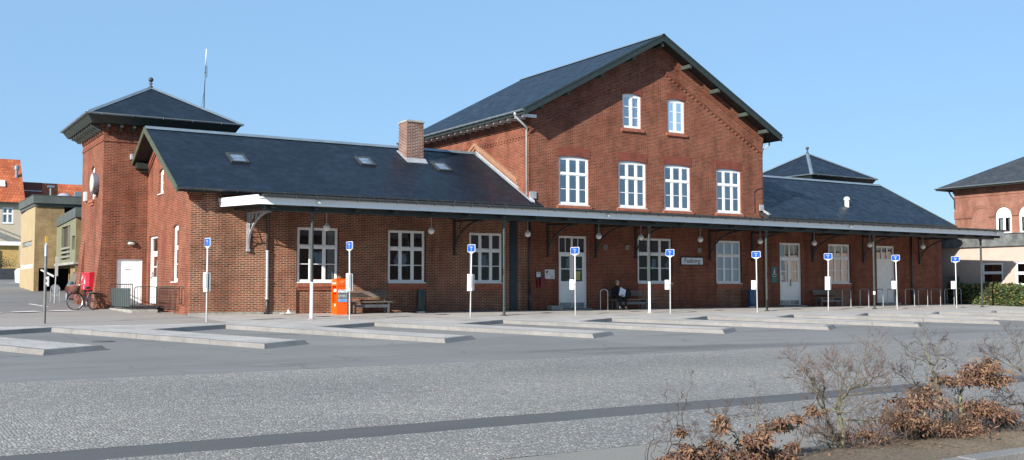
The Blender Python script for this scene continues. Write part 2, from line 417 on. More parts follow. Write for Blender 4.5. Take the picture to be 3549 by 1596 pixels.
# corbelled bands that follow the gables
co = MB()
def raking(mb, o, u, n, uc, ua, za, sgn, levels, t0):
    """bands parallel to the roof from apex (uc,za) to u=ua"""
    for (dz, h, pr) in levels:
        L = abs(ua - uc); z1 = za - dz; z2 = za - dz - SL * L
        mb.frame(o, u, n); mb.prism([(uc, -.02, z1 - h), (ua, -.02, z2 - h), (ua, -.02, z2), (uc, -.02, z1)] if sgn > 0 else [(ua, -.02, z2 - h), (uc, -.02, z1 - h), (uc, -.02, z1), (ua, -.02, z2)], (0, pr + .02, 0))
        mb.frame()
for s, ue in ((1, XMR), (-1, XML)):
    raking(co, *FRONT, 28.7, ue, 12.60, s, [(.0, .24, .13), (.24, .14, .10), (.38, .10, .07), (.48, .40, .035), (.88, .12, .075), (1.0, .05, .04)], 0)
    L = abs(ue - 28.7); k = int(L / .24)
    co.frame(*FRONT)
    for i in range(1, k):
        x = 28.7 + s * i * .24; z = 12.60 - 1.05 - SL * i * .24
        co.box((x - .055, -.02, z - .1), (x + .055, .035, z + .02))
    co.frame()
co.build('gable_cornice', M['brick'], st)
for X, sgn in ((XML, -1), (XMR, 1)):
    cf = MB(); cf.frame((X, 0, 0), (0, 1, 0), (sgn, 0, 0))
    for z0, z1, pr in ((8.2, 8.7, .09), (8.05, 8.2, .06), (7.62, 7.74, .05)): cf.box((0, -.02, z0), (10.8, pr, z1))
    for i in range(44): cf.box((.1 + i * .245, -.02, 7.5), (.22 + i * .245, .045, 7.62))
    cf.box((0, -.02, -.3), (.85, .03, 7.5)); cf.build('eaves_cornice', M['brick'], st)
# raised raking band above the wing roofs
wbm = mat('sand_brick_band', (.30, .16, .095), .85, var=.2, scale=6)
for X, sgn in ((XML, -1), (XMR, 1)):
    rb = MB(); rb.frame((X, 0, 0), (0, 1, 0), (sgn, 0, 0))
    for off, h, pr in ((.34, .16, .12), (.22, .12, .06)):
        for (ya, yb) in ((RY, .93), (RY, 8.3)):
            za = RZ + off; zb = RZ - SL * abs(yb - RY) + off
            rb.prism([(ya, -.02, za), (yb, -.02, zb), (yb, -.02, zb + h), (ya, -.02, za + h)], (0, pr + .02, 0))
    rb.build('weathering_band', wbm, st)
for X, sgn in ((XML, -1), (XMR, 1)):
    fl = MB(); fl.frame((X, 0, 0), (0, 1, 0), (sgn, 0, 0)); e = .13
    fl.prism([(RY, -.01, RZ - .02), (-.4, -.01, EZ + .08), (-.4, -.01, EZ + .08 + e), (RY, -.01, RZ + e)], (0, .02, 0))
    fl.prism([(RY, .0, RZ + .02), (-.4, .0, EZ + .12), (-.4, .0, EZ + .135), (RY, .0, RZ + .035)], (0, .16, 0))
    fl.frame(); fl.box((X - .02, -.06, 4.86), (X + .32, -.004, 5.16)) if sgn < 0 else fl.box((X - .25, -.06, 4.86), (X + .02, -.004, 5.16))
    fl.build('flashing', M['lead'], st)
# raking band of the side gable
sg = MB()
for ya in (0, 9.3):
    sg.frame(*LEFT(XL))
    for dz, h, pr in ((0, .3, .08), (.3, .1, .045)):
        z1 = 7.1 - dz; z2 = 7.1 - dz - SL * 4.6
        sg.prism([(RY, -.02, z1 - h), (ya, -.02, z2 - h), (ya, -.02, z2), (RY, -.02, z1)], (0, pr + .02, 0))
sg.frame(); sg.build('side_gable_cornice', M['brick_plain'], st)
kn = MB()
for i, (a, b, c, d) in enumerate([(-.0, .36, 4.30, 4.45), (-.0, .46, 4.44, 4.62), (0, .26, 4.14, 4.31)]):
    kn.frame((XL, 0, 0), (1, 0, 0), (0, -1, 0)); kn.box((-.07, -.02, c), (.34, b * .55, d))
kn.frame(); kn.build('kneeler', M['brick'], st)

# ------------------------------------------------------------------ roofs
def slab(mb, top, t):
    """top: four points counter-clockwise; thickness t downwards; top face material 0, rest 1"""
    a = [mb.P(p) for p in top]; b = [mb.P((p[0], p[1], p[2] - t)) for p in top]; n = len(top)
    mb.f.append(a); mb.m.append(0); mb.f.append(b[::-1]); mb.m.append(1)
    for k in range(n): mb.f.append([a[k], a[(k + 1) % n], b[(k + 1) % n], b[k]]); mb.m.append(1)
rf = MB()
Y0, Y1 = -.77, 11.55
slab(rf, [(20.9, Y0, ZE), (28.64, Y0, ZR), (28.64, Y1, ZR), (20.9, Y1, ZE)], .2)
slab(rf, [(28.64, Y0, ZR), (36.38, Y0, ZE), (36.38, Y1, ZE), (28.64, Y1, ZR)], .2)
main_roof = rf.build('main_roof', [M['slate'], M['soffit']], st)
tr = MB()   # bargeboards
for s in (-1, 1):
    xe = 28.64 + s * 7.76
    for (y0, y1, h0, h1) in ((Y0 - .03, Y0 + .02, -.30, .03), (Y0 - .05, Y0 + .03, -.05, .045)):
        q = [(28.64, y0, ZR + h0), (xe, y0, ZE - .01 + h0), (xe, y0, ZE - .01 + h1), (28.64, y0, ZR + h1)]
        tr.prism(q, (0, y1 - y0, 0))
    tr.box((xe - s * .02 - .03, Y0, ZE - .26), (xe - s * .02 + .03, Y1, ZE - .04))
tr.build('bargeboard', M['darkwood'], main_roof)
for x, z in ((28.64, 12.40), (30.36, 11.57), (32.19, 10.59), (34.07, 9.6), (35.46, 8.86), (26.92, 11.57), (25.09, 10.59), (23.21, 9.6), (21.82, 8.86)):
    MB().box((x - .085, -.71, z - .12), (x + .085, .02, z + .06)).build('purlin_end', mat('purlin_paint', (.05, .065, .055), .6) if 'pp' not in M else M['pp'], st, bevel=.012)
    M.setdefault('pp', bpy.data.materials['purlin_paint'])
rc = MB(); rc.prism([(28.64 - .16, Y0 - .05, ZR - .04), (28.64 + .16, Y0 - .05, ZR - .04), (28.64, Y0 - .05, ZR + .07)], (0, Y1 - Y0 + .1, 0)); rc.build('ridge_cap', M['zinc'], main_roof)
def gutter(mb, a, b, r=.075, drop=.05, n=7, brk=.6):
    a = V(a); b = V(b); d = (b - a); L = d.length; d.normalize(); s = d.cross(V((0, 0, 1))).normalized()
    rows = []
    for e in (a, b): rows.append([e + s * (r * math.cos(math.pi * k / n)) - V((0, 0, 1)) * (r * math.sin(math.pi * k / n) + drop) for k in range(n + 1)] + [e + s * (r * .8 * math.cos(math.pi * k / n)) - V((0, 0, 1)) * (r * .8 * math.sin(math.pi * k / n) + drop) for k in range(n, -1, -1)])
    mb.quadgrid(rows, True, True)
    for i in range(int(L / brk)):
        p = a + d * (brk * (i + .5)); q = [p + s * (r * 1.12 * math.cos(math.pi * k / 6)) - V((0, 0, 1)) * (r * 1.12 * math.sin(math.pi * k / 6) + drop) for k in range(7)]
        mb.tube(q, .012, 4)
g = MB(); gutter(g, (20.83, Y0, ZE), (20.83, Y1, ZE), .085, .06); g.build('gutter', M['zinc'], main_roof)
g = MB(); gutter(g, (36.45, Y0, ZE), (36.45, Y1, ZE), .085, .06); g.build('gutter', M['zinc'], main_roof)
for i in range(20):
    y = -.4 + i * .6; ra = MB(); ra.box((20.98, y - .04, ZE - .33), (21.7, y + .04, ZE - .2)); ra.build('rafter_tail', M['frame'], main_roof)

def wing_roof(x0, x1, ex0, ex1):
    w = MB()
    slab(w, [(x0, -.55, EZ), (x1, -.55, EZ), (x1, RY, RZ), (x0, RY, RZ)], .15)
    slab(w, [(x0, RY, RZ), (x1, RY, RZ), (x1, 9.85, EZ), (x0, 9.85, EZ)], .15)
    slab(w, [(ex0, -.55, EZ), (ex1, -.55, EZ), (ex1, -.006, EZ + .544 * SL), (ex0, -.006, EZ + .544 * SL)], .15)
    o = w.build('wing_roof', [M['slate'], M['soffit']], st)
    a, b = min(x0, ex0), max(x1, ex1)
    gm = MB(); gutter(gm, (a, -.62, EZ + .03), (b, -.62, EZ + .03), .075, .04); gm.build('gutter', M['gutter'], o)
    xr0, xr1 = (x0, x1)
    r = MB(); r.prism([(xr0, RY - .17, RZ - .055), (xr0, RY + .17, RZ - .055), (xr0, RY, RZ + .075)], (xr1 - xr0, 0, 0)); r.build('ridge_cap', M['zinc'], o)
    return o
wl = wing_roof(6.45, XML - .004, XML + .0, 21.92); wr = wing_roof(XMR + .004, 50.83, 35.48, XMR)
for x0, wo in ((6.40, wl), (50.83, wr)):
    b = MB()
    for ya in (-.57, 9.87):
        b.prism([(x0, RY, RZ - .20), (x0, ya, EZ - .20), (x0, ya, EZ + .03), (x0, RY, RZ + .03)], (.05, 0, 0))
    b.build('bargeboard', mat('olive_bargeboard', (.075, .085, .055), .55), wo)
# closed boxed eave at the tower end
eb = MB(); eb.box((6.52, 6.35, 5.88), (7.04, 6.69, 6.12)); eb.box((6.7, 6.45, 5.74), (7.04, 6.69, 5.879)); eb.build('boxed_eave', M['darkwood'], wl)
# skylights
def skylight(x0, x1, ya, yb):
    up_ = V((0, 1, SL)).normalized(); nn = V((0, -SL, 1)).normalized()
    o = V((x0, ya, EZ + (ya + .55) * SL)); L = (yb - ya) / up_.y; W = x1 - x0
    f = MB().frame(o, (1, 0, 0), nn, up_)
    for q in (((-.06, -.02, -.06), (W + .06, .075, .03)), ((-.06, -.02, L - .03), (W + .06, .075, L + .06)), ((-.06, -.02, .03), (.03, .075, L - .03)), ((W - .03, -.02, .03), (W + .06, .075, L - .03))): f.box(*q)
    s = f.build('skylight', M['steel_dark'], wl)
    p = MB().frame(o, (1, 0, 0), nn, up_); p.box((.03, .02, .03), (W - .03, .045, L - .03)); p.build('pane', mat('skylight_glass', (.30, .36, .42), .06, .6, var=.4, scale=1.5), s)
skylight(9.12, 9.72, 1.86, 2.56); skylight(14.79, 15.36, 2.44, 3.13); skylight(18.46, 19.04, 2.40, 3.12)
# chimney
ch = MB(); ch.box((17.28, 3.24, 6.2), (18.1, 4.06, 8.30)); chim = ch.build('chimney', brick('chimney_brick', (.17, .045, .03), (.075, .024, .02), (.42, .36, .30), ms=.012), wl)
cc = MB(); cc.box((17.24, 3.20, 8.302), (18.14, 4.10, 8.36)); cc.box((17.32, 3.28, 8.36), (18.06, 4.02, 8.41)); cc.build('chimney_cap', M['concrete'], chim)
pt = MB(); pt.lathe((17.75, 3.65, 8.38), [(.13, 0), (.13, .06), (.1, .06)], 10); pt.build('chimney_pot', M['black'], chim)
cfl = MB(); z = EZ + (3.24 + .55) * SL
cfl.prism([(17.22, 3.02, z - .105), (18.2, 3.02, z - .105), (18.2, 3.24, z + .1), (17.22, 3.24, z + .1)], (0, 0, .03)); cfl.prism([(17.2, 3.04, z - .09), (17.279, 3.04, z - .09), (17.279, 4.1, z + .5), (17.2, 4.1, z + .5)], (0, 0, .05)); cfl.build('chimney_flashing', M['lead'], chim)
# white vent pipe on the right roof
vx, vy = 43.65, 1.25; vz = EZ + (vy + .55) * SL
vm = MB(); vm.tube([(vx, vy, vz - .1), (vx, vy, vz + .33)], .125, 14); vm.lathe((vx, vy, vz + .33), [(.12, 0), (.17, .02), (.16, .13), (.09, .2)], 14); vm.build('roof_vent', M['white'], wr, smooth='auto')

# ------------------------------------------------------------------ towers
def tower(cx, cy, hw, hr, wallm, nholes=None, ze=7.97, za=9.77):
    x0, x1, y0, y1 = cx - hw, cx + hw, cy - hw, cy + hw
    w = MB()
    wall(w, (0, y0, 0), (1, 0, 0), (0, -1, 0), [(x0, -.3), (x1, -.3), (x1, 7.62), (x0, 7.62)], [nholes[0]] if nholes else [], .2)
    wall(w, (x0, 0, 0), (0, 1, 0), (-1, 0, 0), [(y0, -.3), (y1, -.3), (y1, 7.62), (y0, 7.62)], [nholes[1]] if nholes else [], .2)
    w.face([(x1, y0, -.3), (x1, y1, -.3), (x1, y1, 7.62), (x1, y0, 7.62)]); w.face([(x0, y1, -.3), (x1, y1, -.3), (x1, y1, 7.62), (x0, y1, 7.62)])
    w.build('tower_wall', wallm, st)
    c = MB()
    for z0, z1, p in ((6.96, 7.05, .035), (7.36, 7.44, .05), (7.44, 7.54, .09), (7.54, 7.64, .13)):
        c.box((x0 - p, y0 - p, z0), (x1 + p, y0 + .01, z1)); c.box((x0 - p, y0 + .01, z0), (x0 + .01, y1 + p, z1)); c.box((x1 - .01, y0 + .01, z0), (x1 + p, y1 + p, z1))
    n = int(hw * 2 / .22)
    for i in range(n):
        t = .08 + i * .22
        c.box((x0 + t, y0 - .07, 7.26), (x0 + t + .1, y0 + .01, 7.36)); c.box((x0 - .07, y0 + t, 7.26), (x0 + .01, y0 + t + .1, 7.36))
    c.build('tower_cornice', M['brick'], st)
    r = MB(); e = hr; i_ = hr - .22
    B = [(cx - e, cy - e, ze), (cx + e, cy - e, ze), (cx + e, cy + e, ze), (cx - e, cy + e, ze)]
    for k in range(4): r.face([B[k], B[(k + 1) % 4], (cx, cy, za)])
    ro = r.build('tower_roof', M['slate'], st)
    f = MB()
    B2 = [(cx - i_, cy - i_, ze - .34), (cx + i_, cy - i_, ze - .34), (cx + i_, cy + i_, ze - .34), (cx - i_, cy + i_, ze - .34)]
    B1 = [(p[0] * .997 + cx * .003, p[1] * .997 + cy * .003, ze - .02) for p in B]
    for k in range(4): f.face([B1[k], B1[(k + 1) % 4], B2[(k + 1) % 4], B2[k]])
    f.face(B2); f.build('tower_eaves', M['darkwood'], ro)
    m = 10; bpm = mat('bracket_paint', (.05, .06, .055), .55)
    for i in range(m):
        t = -hw + .1 + (2 * hw - .2) * i / (m - 1)
        for sx, sy in ((0, -1), (-1, 0)):
            px, py = (cx + t, cy - hw) if sx == 0 else (cx + sx * hw, cy + t)
            ux, uy = (1, 0) if sx == 0 else (0, 1); nx, ny = (0, -1) if sx == 0 else (sx, 0)
            br = MB(); br.frame((px, py, 0), (ux, uy, 0), (nx, ny, 0))
            br.prism([(-.05, .1, 7.62), (-.05, .1, 7.36), (-.05, .22, 7.36), (-.05, .34, 7.46), (-.05, .5, 7.50), (-.05, .5, 7.62)], (.1, 0, 0)); br.build('eaves_bracket', bpm, ro)
    h = MB()
    for k in range(4):
        a = V(B[k]); d = V((cx, cy, za)) - a; s = d.cross(V((0, 0, 1))).normalized(); up2 = V((0, 0, 1))
        h.prism([a - s * .11 - up2 * .02, a + s * .11 - up2 * .02, a + up2 * .07], d)
    h.build('hip_cap', M['zinc'], ro)
    gm = MB()
    for k in range(4):
        a = V(B[k]) + V((0, 0, .02)); b = V(B[(k + 1) % 4]) + V((0, 0, .02)); gutter(gm, a + (a - b).normalized() * .06, b + (b - a).normalized() * .06, .075, .0, brk=1.2)
    gm.build('gutter', M['zinc'], ro)
    fi = MB(); fi.lathe((cx, cy, za), [(.1, -.05), (.1, .06), (.03, .1), (.03, .16), (.09, .17), (.09, .19), (.03, .2), (.03, .28)], 12); fi.ball((cx, cy, za + .36), .11, 16); fi.build('finial', M['steel_dark'], ro, smooth='auto')
    return ro
tdoor = (5.9, 6.9, .30, 2.16); twin = arch_pts(8.52, 9.30, 4.72, 6.02, .14)
tower(7.63, 9.05, 2.345, 3.12, M['brick'], [rect(*tdoor), twin])
tower(49.6, 9.35, 2.345, 3.05, M['brick'])
for y0, y1 in ((6.70, 7.45), (10.5, 11.39)):   # battered buttresses at the tower foot
    bt = MB(); bt.prism([(5.27, y0 - .004, -.3), (4.97, y0 - .004, -.3), (5.0, y0 - .004, .1), (5.275, y0 - .004, 3.0)], (0, y1 - y0, 0))
    bt.build('buttress', M['brick'], st)
LT = LEFT(7.63 - 2.345)
window(st, *LT, 8.52, 9.30, 4.72, 6.02, .14, cols=1, transom=.62, bars=(.32,), M=M, rec=.09)
sb = MB().frame(*LT); sb.box((8.40, -.02, 4.58), (9.42, .09, 4.70)); sb.box((8.5, -.02, 4.47), (9.32, .05, 4.578)); sb.build('brick_sill', M['mould'], st)

# ------------------------------------------------------------------ windows and doors of the station
for i, (a, b) in enumerate(low):
    window(st, *FRONT, a, b, ZW0, ZW1, 0, M=M, rec=.08, curtain=[[(.78, .97)], None, None, [(.03, .12)], None, [(.05, .2), (.40, .5), (.75, .93)]][i], blind=.97 if i == 4 else None, shade_m=M['cover'])
Mu = dict(M); Mu['glass'] = M['glass_up']
for i, (a, b) in enumerate(up):
    window(st, *FRONT, a, b, 4.677, 6.80, .06, M=Mu, rec=.06, fr=.085, mull=.11, curtain=[[(.93, .985)], [(.70, .97)], [(.70, .97)], None][i], blind=(.14, .12, .1, .66)[i], sill=True)
for a, b in att: window(st, *FRONT, a, b, 8.40, 9.95, .08, cols=2, transom=None, bars=(.33, .66), M=Mu, rec=.06, fr=.085, mull=.12, curtain=[(.78, .93)], sill=False)
LG = LEFT(XL)
window(st, *LG, gw[0], gw[1], gw[2], gw[3], .1, cols=1, transom=.62, bars=(.32,), M=M, rec=.09, curtain=[(.1, .9)], fr=.09)
window(st, *LG, ga[0], ga[1], ga[2], ga[3], .12, cols=1, transom=None, bars=(.5,), M=M, rec=.09, curtain=[(.1, .9)], fr=.09)
def door(o, u, n, u0, u1, z0, z1, leaves=2, tr=.755, glz=(.375, .72), bar=.545, lights=2, kick=True, rec=.09):
    mb = MB().frame(o, u, n); H = z1 - z0; d0, d1 = -rec - .07, -rec; W = u1 - u0; zt = z0 + H * tr; f = .09
    mb.box((u0, d0, z0), (u0 + f, d1 + .01, z1)); mb.box((u1 - f, d0, z0), (u1, d1 + .01, z1)); mb.box((u0 + f, d0, z1 - f), (u1 - f, d1 + .01, z1))
    mb.box((u0 + f, d0, zt - .06), (u1 - f, d1 + .014, zt + .07))
    # fanlight
    cw = (W - 2 * f) / lights
    for k in range(1, lights): x = u0 + f + cw * k; mb.box((x - .045, d0, zt + .07), (x + .045, d1, z1 - f))
    if lights == 2:
        for k in range(2): x = u0 + f + cw * (k + .5); mb.box((x - .014, d0 + .02, zt + .07), (x + .014, d1 - .02, z1 - f))
    lw = (W - 2 * f) / leaves
    for k in range(leaves):
        a = u0 + f + lw * k; b = a + lw; g0, g1 = z0 + H * glz[0], z0 + H * glz[1]
        if glz[1] > glz[0]:
            mb.box((a + .004, d0 + .01, z0 + .02), (b - .004, d1 - .012, g0)); s = .1
            mb.box((a + .004, d0 + .01, g0), (a + s, d1 - .012, zt - .06)); mb.box((b - s, d0 + .01, g0), (b - .004, d1 - .012, zt - .06)); mb.box((a + s, d0 + .01, g1), (b - s, d1 - .012, zt - .06))
            zb = z0 + H * bar; mb.box((a + s, d0 + .02, zb - .02), (b - s, d1 - .02, zb + .02))
            mb.box((a + .12, d1 - .012, z0 + .38), (b - .12, d1 - .004, g0 - .12))
        else: mb.box((a + .004, d0 + .01, z0 + .02), (b - .004, d1 - .012, zt - .06))
    dr = mb.build('door', M['frame'], st)
    p = MB().frame(o, u, n); p.face([(u0 + .03, -rec - .04, zt), (u1 - .03, -rec - .04, zt), (u1 - .03, -rec - .04, z1 - .03), (u0 + .03, -rec - .04, z1 - .03)])
    if glz[1] > glz[0]: p.face([(u0 + .03, -rec - .04, z0 + H * glz[0] - .02), (u1 - .03, -rec - .04, z0 + H * glz[0] - .02), (u1 - .03, -rec - .04, zt - .03), (u0 + .03, -rec - .04, zt - .03)])
    p.build('pane', M['glass'], dr)
    if kick:
        k = MB().frame(o, u, n)
        for j in range(leaves): a = u0 + f + lw * j; k.box((a + .03, d1 - .012, z0 + .04), (a + lw - .03, d1 - .002, z0 + .26))
        k.build('kick_plate', mat('kick_plate_steel', (.25, .26, .26), .4, .6), dr)
    h = MB().frame(o, u, n); x = (u0 + u1) / 2 + .07 if leaves == 2 else u1 - f - .1
    h.box((x - .02, d1 - .012, z0 + 1.0), (x + .02, d1 + .01, z0 + 1.35)); h.tube([(x, d1 + .0, z0 + 1.1), (x, d1 + .06, z0 + 1.1), (x - .12, d1 + .06, z0 + 1.1)], .012, 6); h.build('handle', M['steel_dark'], dr)
    return dr
door(*FRONT, *doors[0]); door(*FRONT, *doors[1]); door(*FRONT, *doors[2], leaves=1, glz=(0, 0), lights=3, kick=False)
for a, b, _, _ in doors:
    stp = MB(); stp.box((a - .05, -.3, -.3), (b + .05, .02, .048 if a < 44 else .095)); stp.build('threshold', M['concrete'], st)
door(*LG, gd[0], gd[1], gd[2], gd[3], leaves=1, tr=.75, glz=(.4, .70), bar=.55, lights=1, kick=False)
td = MB().frame((0, 9.05 - 2.345, 0), (1, 0, 0), (0, -1, 0)); td.box((5.9, -.13, .30), (6.9, -.085, 2.16)); td.box((5.9, -.2, .30), (5.96, -.06, 2.16)); td.box((6.84, -.2, .30), (6.9, -.06, 2.16)); td.box((5.96, -.2, 2.10), (6.84, -.06, 2.16))
tdo = td.build('steel_door', M['white'], st)
text_mesh('door_lettering', 'PRIVAT', .085, M['black'], tdo, (6.38, 9.05 - 2.345 + .083, 1.72), (1, 0, 0), (0, 0, 1))
# downpipes
dp = MB(); dp.tube([(20.85, -.05, 8.58), (20.85, -.05, 8.40), (21.5, -.0, 7.95), (21.55, .12, 7.85), (21.55, .12, 5.0)], .05, 10); dp.tube([(20.85, -.05, 8.6), (20.85, -.05, 8.42)], .07, 10); dp.build('downpipe', M['downpipe'], st, smooth=True)
dp = MB(); dp.tube([(36.42, .1, 8.5), (36.42, .1, 8.3), (35.86, .1, 7.95), (35.86, .1, 5.1)], .045, 10); dp.build('downpipe', M['downpipe'], st, smooth=True)
dp = MB(); dp.tube([(9.89, -.6, 4.45), (9.89, -.55, 4.35), (9.89, -.08, 3.95), (9.89, -.08, 1.25)], .05, 10); dp.tube([(9.89, -.08, .62), (9.89, -.08, -.05)], .055, 10); dp.build('downpipe', M['steel_dark'], st, smooth=True)
dp = MB(); dp.tube([(9.89, -.08, 2.35), (9.89, -.08, .3)], .054, 10)
for z in (2.3, 1.25, .55): dp.tube([(9.89, -.08, z), (9.89, -.08, z + .07)], .068, 10)
dp.build('downpipe_sleeve', M['galv'], st, smooth='auto')
dp = MB(); dp.tube([(21.55, -.09, 4.0), (21.55, -.09, .9)], .05, 10); dp.tube([(21.55, -.09, .9), (21.55, -.09, -.02)], .062, 10); dp.build('downpipe', M['steel_dark'], st, smooth=True)
dp = MB(); dp.tube([(47.41, -.08, 4.0), (47.41, -.08, -.02)], .05, 10); dp.build('downpipe', M['steel_dark'], st, smooth=True)
dp = MB(); dp.box((20.59, -.05, -.05), (20.96, .001, 4.3)); dp.build('cable_duct', mat('slate_blue_steel', (.02, .027, .036), .45, .2), st)
# round wall vents
for x, z in ((25.72, 2.82), (26.99, 2.82), (31.43, 2.77)):
    v = MB()
    rows = [[(x + r * math.cos(2 * math.pi * j / 16), y, z + r * math.sin(2 * math.pi * j / 16)) for j in range(16)] for r, y in ((.125, 0), (.125, -.05), (.08, -.055), (.07, -.01))]
    v.quadgrid(rows, True, True); v.build('wall_vent', mat('vent_ring', (.24, .26, .24), .6) if 'vr' not in M else M['vr'], st, smooth='auto'); M.setdefault('vr', bpy.data.materials['vent_ring'])
# thin cable on the gable
cb = MB(); cb.tube([(35.2, -.02, 4.75), (35.18, -.02, 5.75), (35.35, -.02, 5.95), (35.78, -.02, 6.02)], .014, 5); cb.build('wall_cable', M['black'], st)
# ------------------------------------------------------------------ canopy
cp = thing('platform_canopy', 'long white edged lean-to canopy along the station front on slim posts', 'canopy', (28.6, -2.2, 0))
CX0, CX1, CY = 8.12, 49.42, -4.4
rf = MB()
slab(rf, [(CX0 + .02, CY + .02, 4.0), (CX1 - .02, CY + .02, 4.0), (CX1 - .02, -.02, 4.20), (CX0 + .02, -.02, 4.20)], .05)
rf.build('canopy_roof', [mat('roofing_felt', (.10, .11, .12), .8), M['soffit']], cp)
fa = MB()
fa.prism([(CX0, CY - .03, 3.74), (CX0, CY + .02, 3.74), (CX0, CY + .02, 3.985), (CX0, CY - .03, 3.985)], (CX1 - CX0, 0, 0))
fa.box((CX0 - .02, CY - .06, 3.93), (CX1 + .02, CY - .031, 3.99))
fa.build('front_fascia', M['fascia'], cp)
for x, s in ((CX0, -1), (CX1, 1)):
    f = MB()
    f.prism([(x, CY + .021, 3.74), (x, -.03, 3.93), (x, -.03, 4.08), (x, CY + .021, 3.89)], (s * .04, 0, 0))
    f.prism([(x, CY + .021, 3.90), (x, -.03, 4.09), (x, -.03, 4.24), (x, CY + .021, 4.05)], (s * .075, 0, 0))
    f.build('end_fascia', M['white'], cp)
gm = MB(); gutter(gm, (CX0 + .05, CY - .19, 4.06), (CX1, CY - .19, 4.06), .10, .0, brk=.75); gm.build('gutter', M['gutter'], cp)
bm_ = MB(); bm_.box((CX0 + .35, -4.04, 3.56), (CX1 - .3, -3.86, 3.73)); bm_.build('front_beam', M['darkwood'], cp)
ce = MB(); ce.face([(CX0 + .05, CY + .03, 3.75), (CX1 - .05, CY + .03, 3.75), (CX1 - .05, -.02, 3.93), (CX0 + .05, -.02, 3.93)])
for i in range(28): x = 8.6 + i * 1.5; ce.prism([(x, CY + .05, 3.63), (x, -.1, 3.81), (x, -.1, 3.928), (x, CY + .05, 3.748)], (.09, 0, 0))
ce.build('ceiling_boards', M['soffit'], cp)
PX = [10.14, 17.87, 25.02, 31.88, 39.28, 48.04]
for i, x in enumerate(PX):
    p = MB(); z0 = -.09
    p.tube([(x, -3.95, z0), (x, -3.95, 3.57)], .052, 12)
    p.tube([(x, -3.95, 3.45), (x, -3.95, 3.56)], [.06, .1], 12)
    po = p.build('post', M['post'], cp, smooth='auto')
    if i in (0, 2):
        s = MB(); s.tube([(x, -3.95, z0 + .03), (x, -3.95, 1.18 + .02 * i)], .056, 12); po2 = s.build('post_sleeve', M['white'], po, smooth='auto')
    if i == 4:
        s = MB(); s.tube([(x, -3.95, .62), (x, -3.95, .78)], .054, 12); s.build('sticker', M['white'], po, smooth='auto')
    b = MB(); b.lathe((x, -3.95, z0 - .04), [(.14, 0), (.14, .05), (.09, .08)], 14); b.build('base_plate', M['concrete'] if i in (0, 2) else M['steel_dark'], po)
def bracket(x, m):
    b = MB()
    b.box((x - .045, -.075, 2.40), (x + .045, -.0, 3.80)); b.box((x - .06, -.11, 2.32), (x + .06, .0, 2.42))
    b.prism([(x - .04, -2.45, 3.70), (x - .04, -.075, 3.78), (x - .04, -.075, 3.70), (x - .04, -2.45, 3.62)], (.08, 0, 0))
    arc = [(x, -.09 - 2.2 * (1 - math.cos(t)), 2.46 + 1.2 * math.sin(t)) for t in [R(90) * k / 12 for k in range(13)]]
    rows = []
    for p in arc: rows.append([(x - .035, p[1], p[2] - .03), (x + .035, p[1], p[2] - .03), (x + .035, p[1], p[2] + .03), (x - .035, p[1], p[2] + .03)])
    b.quadgrid(rows, True, True)
    for k in ((3, 5, 7, 9) if m is M['iron'] else (5,)):   # tracery
        p = arc[k]; b.tube([p, (x, p[1] + .1, 3.45), (x, p[1] + .02, 3.72)], .016, 5)
        b.tube([(x, p[1] + .04, min(3.5, p[2] + .35)), (x, p[1] - .12, 3.7)], .013, 5)
        b.tube([(x, p[1] + .08 * math.cos(t), 3.60 + .07 * math.sin(t)) for t in [2 * math.pi * j / 9 for j in range(10)]], .012, 4)
    for z in (2.75, 2.95, 3.15): b.tube([(x, -.08, z), (x, -.2, z + .12), (x, -.1, z + .2)], .013, 4)
    return b.build('bracket', m, cp)
bracket(9.16, M['iron'])
for x in (17.88, 22.56, 25.18, 27.48, 32.11, 34.98, 39.37, 43.37, 48.18): bracket(x, mat('shaded_bracket_iron', (.03, .035, .035), .5) if 'shaded_iron' not in M else M['shaded_iron']); M.setdefault('shaded_iron', bpy.data.materials['shaded_bracket_iron'])  # ironwork like the end bracket, with the canopy shade put into its colour
# spouts on the gutter
for x in (10.1, 22.4, 36.9, 48.6):
    s = MB(); s.tube([(x, CY - .1, 3.99), (x, CY - .12, 3.9), (x + .1, CY - .13, 3.84)], .045, 8); s.build('spout', M['downpipe'], cp, smooth='auto')

# ------------------------------------------------------------------ globe lamps
LX = [11.53, 15.86, 20.35, 24.01, 26.35, 29.87, 33.72, 37.5, 41.71, 46.09]
LL = ['white globe lamp hanging before the window at the bright end of the canopy', 'white globe lamp just right of the window behind the slatted bench', 'white globe lamp above the red post box and grey downpipe',
      'white globe lamp just right of the double door with yellow notices', 'white globe lamp overlapping the wide window above the seated person', 'white globe lamp above the town name sign',
      'white globe lamp right of the covered window', 'white globe lamp right of the double door with the green sign beside it', 'white globe lamp half hidden by the post with a sticker', 'white globe lamp nearest the far end of the canopy']
gm_ = mat('opal_globe', (.78, .78, .74), .3, var=.04)
for i, x in enumerate(LX):
    t = thing('globe_lamp', LL[i], 'lamp', (x, -1.8, 3.19), 'globe lamps under the canopy')
    b = MB(); b.ball((x, -1.8, 3.19), .13, 18); b.build('globe', gm_, t, smooth=True)
    s = MB(); s.tube([(x, -1.8, 3.31), (x, -1.8, 3.83)], .013, 6); s.lathe((x, -1.8, 3.29), [(.06, 0), (.06, .05), (.02, .07)], 10); s.build('stem', M['galv'], t, smooth='auto')

